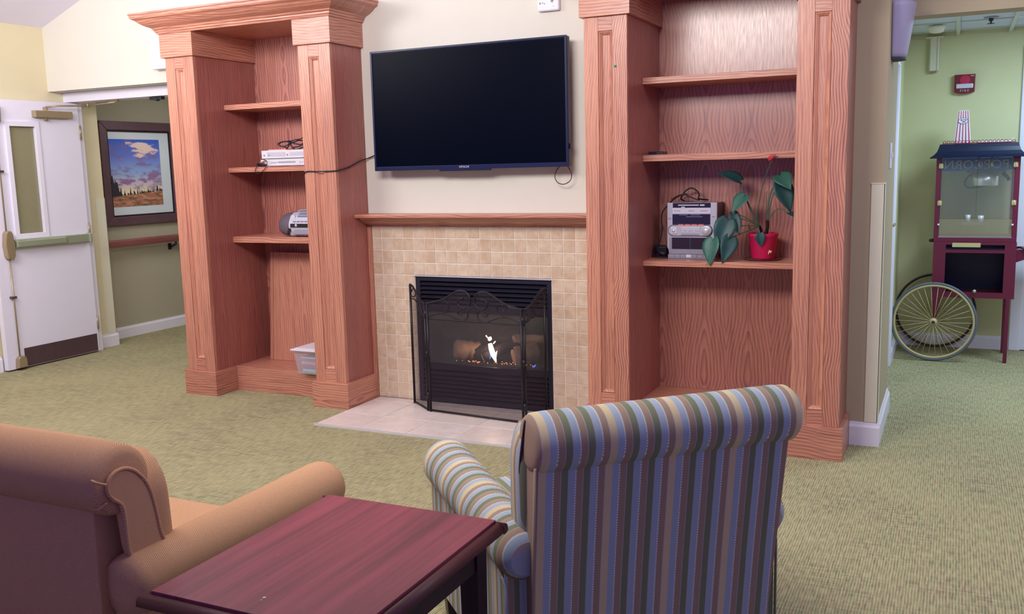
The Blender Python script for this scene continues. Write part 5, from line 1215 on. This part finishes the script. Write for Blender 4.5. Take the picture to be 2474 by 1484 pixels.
# scroll-shaped end panels outlined with piping
outl = [(1.8000, -3.1250, 0.5390), (1.8000, -3.1350, 0.6050), (1.8000, -3.1380, 0.6850), (1.8000, -3.1460, 0.7100), (1.8000, -3.1660, 0.7280), (1.8000, -3.1770, 0.7470), (1.8000, -3.1760, 0.7660), (1.8000, -3.1650, 0.7810), (1.8000, -3.1460, 0.7880), (1.8000, -3.1230, 0.7860), (1.8000, -3.0980, 0.7720), (1.8000, -3.0740, 0.7440), (1.8000, -3.0590, 0.7120), (1.8000, -3.0490, 0.6690), (1.8000, -3.0380, 0.6030), (1.8000, -3.0220, 0.5390)]
for s_, xa, xb in ((1, sx1_ - 0.018, sx1_ + 0.004), (-1, sx0_ - 0.004, sx0_ + 0.018)):
    ep = obj('end_panel', MB().prism([(p[1], p[2]) for p in outl], 'X', xa, xb, 0.005, smooth=False), 'tan', t)
    xe = xb - 0.001 if s_ > 0 else xa + 0.001
    obj('piping', MB().tube(spline([(xe, p[1], p[2]) for p in outl] + [(xe, outl[0][1], outl[0][2])], 4), 0.0048, 8), 'tan', ep)
# gathered pleats beside the scroll
for (a, b_, c) in (((1.7890, -3.2050, 0.7810), (1.8100, -3.2080, 0.7790), (1.8140, -3.1900, 0.7700)), ((1.7550, -3.1900, 0.7070), (1.7860, -3.1900, 0.7110), (1.8000, -3.1800, 0.7230))): obj('pleat', MB().tube(spline([a, b_, c], 6), 0.0035, 7), 'tan', t)
# inside back cushion, bulging past the end panel
def cushion(x0, x1, y0, y1, z0, z1, r, tilt=0.0, n=10):
    # puffy box
    cx, cy, cz = (x0 + x1) / 2, (y0 + y1) / 2, (z0 + z1) / 2; hx, hy, hz = (x1 - x0) / 2, (y1 - y0) / 2, (z1 - z0) / 2
    mb = MB(); mb.box(-1, 1, -1, 1, -1, 1)
    bmesh.ops.subdivide_edges(mb.bm, edges=mb.bm.edges[:], cuts=n, use_grid_fill=True)
    for v in mb.bm.verts:
        p = v.co.copy()
        def sq(a): return a
        ex = (abs(p.x) ** 5 + abs(p.y) ** 5 + abs(p.z) ** 5) ** (1 / 5.0)
        q = Vector((p.x * hx, p.y * hy, p.z * hz))
        k = 1.0 / max(ex, 1e-6) * max(abs(p.x), abs(p.y), abs(p.z))
        q = Vector((p.x * hx * (1 - (1 - k) * r), p.y * hy * k, p.z * hz * (1 - (1 - k) * r)))
        v.co = Vector((cx, cy, cz)) + q
    for fc in mb.bm.faces: fc.smooth = True
    if tilt:
        mb.xf(Matrix.Translation((cx, cy, z0)) @ Matrix.Rotation(tilt, 4, 'X') @ Matrix.Translation((-cx, -cy, -z0)))
    return mb
obj('back_cushion', cushion(sx0_ + 0.03, sx1_ - 0.008, -3.115, -2.945, 0.44, 0.798, 0.6, 0.04), 'tan', t)
for s_, ax_ in ((1, 1.798), (-1, 0.262)):
    A = MB()
    yy0, yy1, zc, r = -3.16, -2.375, 0.508, 0.076
    pr = [(r * 0.35, yy0), (r * 0.85, yy0 + 0.004), (r, yy0 + 0.03), (r, (yy0 + yy1) / 2), (r * 1.02, yy1 - 0.06), (r * 1.0, yy1 - 0.03), (r * 0.92, yy1 - 0.012), (r * 0.75, yy1 - 0.003), (r * 0.4, yy1)]
    A.lathe(pr, (ax_, 0, zc), 'Y', 32)
    ar = obj('arm', A, 'tan', t)
    obj('arm_side', B(ax_ - 0.045 if s_ > 0 else ax_ - 0.052, ax_ + 0.052 if s_ > 0 else ax_ + 0.045, -3.15, -2.385, 0.10, 0.47, 0.012), 'tan', ar)
obj('seat_deck', B(sx0_ + 0.05, sx1_ - 0.05, -2.96, -2.50, 0.10, 0.33, 0.01), 'tan', t)
obj('seat_cushion', cushion(sx0_ + 0.055, 1.028, -2.95, -2.49, 0.325, 0.452, 0.8), 'tan', t); obj('seat_cushion', cushion(1.032, sx1_ - 0.055, -2.95, -2.49, 0.325, 0.452, 0.8), 'tan', t)
for x in (sx0_ + 0.03, sx1_ - 0.03):
    for y in (-3.10, -2.44): obj('leg', MB().tube([(x, y, 0.0), (x, y, 0.101)], [0.018, 0.027], 12), 'darkleg', t)

# ================================================================== STRIPED CHAIR (own axes: x along the back, y to the front)
t = thing('armchair', 'blue, green and tan striped armchair with rolled back facing the fireplace', 'armchair', (2.832, -2.335, 0), math.radians(44))
hw = 0.375
prof = [(0.024, 0.0), (0.054, 0.001), (0.068, 0.006), (0.0755, 0.018), (0.077, 0.05), (0.077, hw), (0.077, 2 * hw - 0.05), (0.075, 2 * hw - 0.018), (0.066, 2 * hw - 0.006), (0.050, 2 * hw), (0.024, 2 * hw)]
obj('back_roll', MB().lathe(prof, (-hw, 0.0, 0.773), 'X', 40), 'stripeX', t, local=True)
mb = MB().prism([(0.030, 0.10), (-0.006, 0.42), (-0.045, 0.722), (-0.030, 0.80), (0.02, 0.815), (0.045, 0.76), (0.075, 0.45), (0.085, 0.10)], 'X', -hw + 0.006, hw - 0.030, 0.006)
for v in mb.bm.verts: v.co.x *= 1 - 0.055 * max(0.0, 0.72 - v.co.z) / 0.62 * (1.0 if v.co.x > 0 else 0.0)
obj('back', mb, 'stripeX', t, local=True)
obj('back_welt', MB().tube([(-hw + 0.004, -0.047, 0.724), (-hw + 0.006, -0.008, 0.42), (-hw + 0.008, 0.028, 0.11)], 0.004, 7), 'stripeX', t, local=True)
obj('inside_back', cushion(-hw - 0.010, hw - 0.03, 0.02, 0.145, 0.45, 0.815, 0.5, 0.04), 'stripeS', t, local=True)
obj('outer_seam', MB().tube(spline([(-hw + 0.002, 0.010, 0.83), (-hw - 0.004, 0.040, 0.70), (-hw - 0.002, 0.050, 0.56)], 5), 0.0045, 7), 'darkplastic', t, local=True)
def arm(xa, xb, s_):
    A = MB(); n = 26; y0, y1, r = 0.012, 0.785, 0.075
    pts = []; rr = []
    for k in range(n + 1):
        u = k / n; y = y0 + (y1 - y0) * u
        pts.append((xa + (xb - xa) * u, y, 0.474 + 0.040 * u)); e = 1.0
        if y > y1 - 0.06: e = math.sqrt(max(0.02, 1 - ((y - (y1 - 0.06)) / 0.061) ** 2))
        if y < y0 + 0.05: e = 0.62 + 0.38 * math.sqrt(max(0.0, 1 - ((y0 + 0.05 - y) / 0.05) ** 2))
        rr.append(r * e * (0.95 + 0.10 * u))
    A.tube(pts, rr, 30)
    a_ = obj('arm', A, 'stripeY', t, local=True)
    mid = (xa + xb) / 2
    sd = MB().prism([(xa - 0.050, 0.045), (xa + 0.045, 0.045), (xb + 0.045, 0.745), (xb - 0.050, 0.745)], 'Z', 0.11, 0.462, 0.006)
    obj('arm_side', sd, 'stripeS', a_, local=True)
    obj('arm_welt', MB().tube([(xa + s_ * 0.050, 0.042, 0.11), (xa + s_ * 0.050, 0.042, 0.40), (xa + s_ * 0.055, 0.07, 0.43)], 0.004, 7), 'stripeS', a_, local=True)
arm(-0.375, -0.392, -1); arm(0.318, 0.375, 1)
obj('seat_deck', B(-0.33, 0.29, 0.07, 0.72, 0.11, 0.33, 0.01), 'stripeX', t, local=True)
obj('seat_cushion', cushion(-0.335, 0.30, 0.13, 0.75, 0.32, 0.455, 0.8), 'stripeX', t, local=True)
for (x, y) in ((-0.33, 0.045), (0.27, 0.045), (-0.40, 0.69), (0.34, 0.69)):
    mb = MB(); mb._add([(x - 0.025, y - 0.025, 0.112), (x + 0.025, y - 0.025, 0.112), (x + 0.025, y + 0.025, 0.112), (x - 0.025, y + 0.025, 0.112), (x - 0.015, y - 0.015, 0), (x + 0.015, y - 0.015, 0), (x + 0.015, y + 0.015, 0), (x - 0.015, y + 0.015, 0)], [(0, 1, 2, 3), (4, 7, 6, 5), (0, 4, 5, 1), (1, 5, 6, 2), (2, 6, 7, 3), (3, 7, 4, 0)])
    obj('leg', mb, 'darkleg', t, local=True)
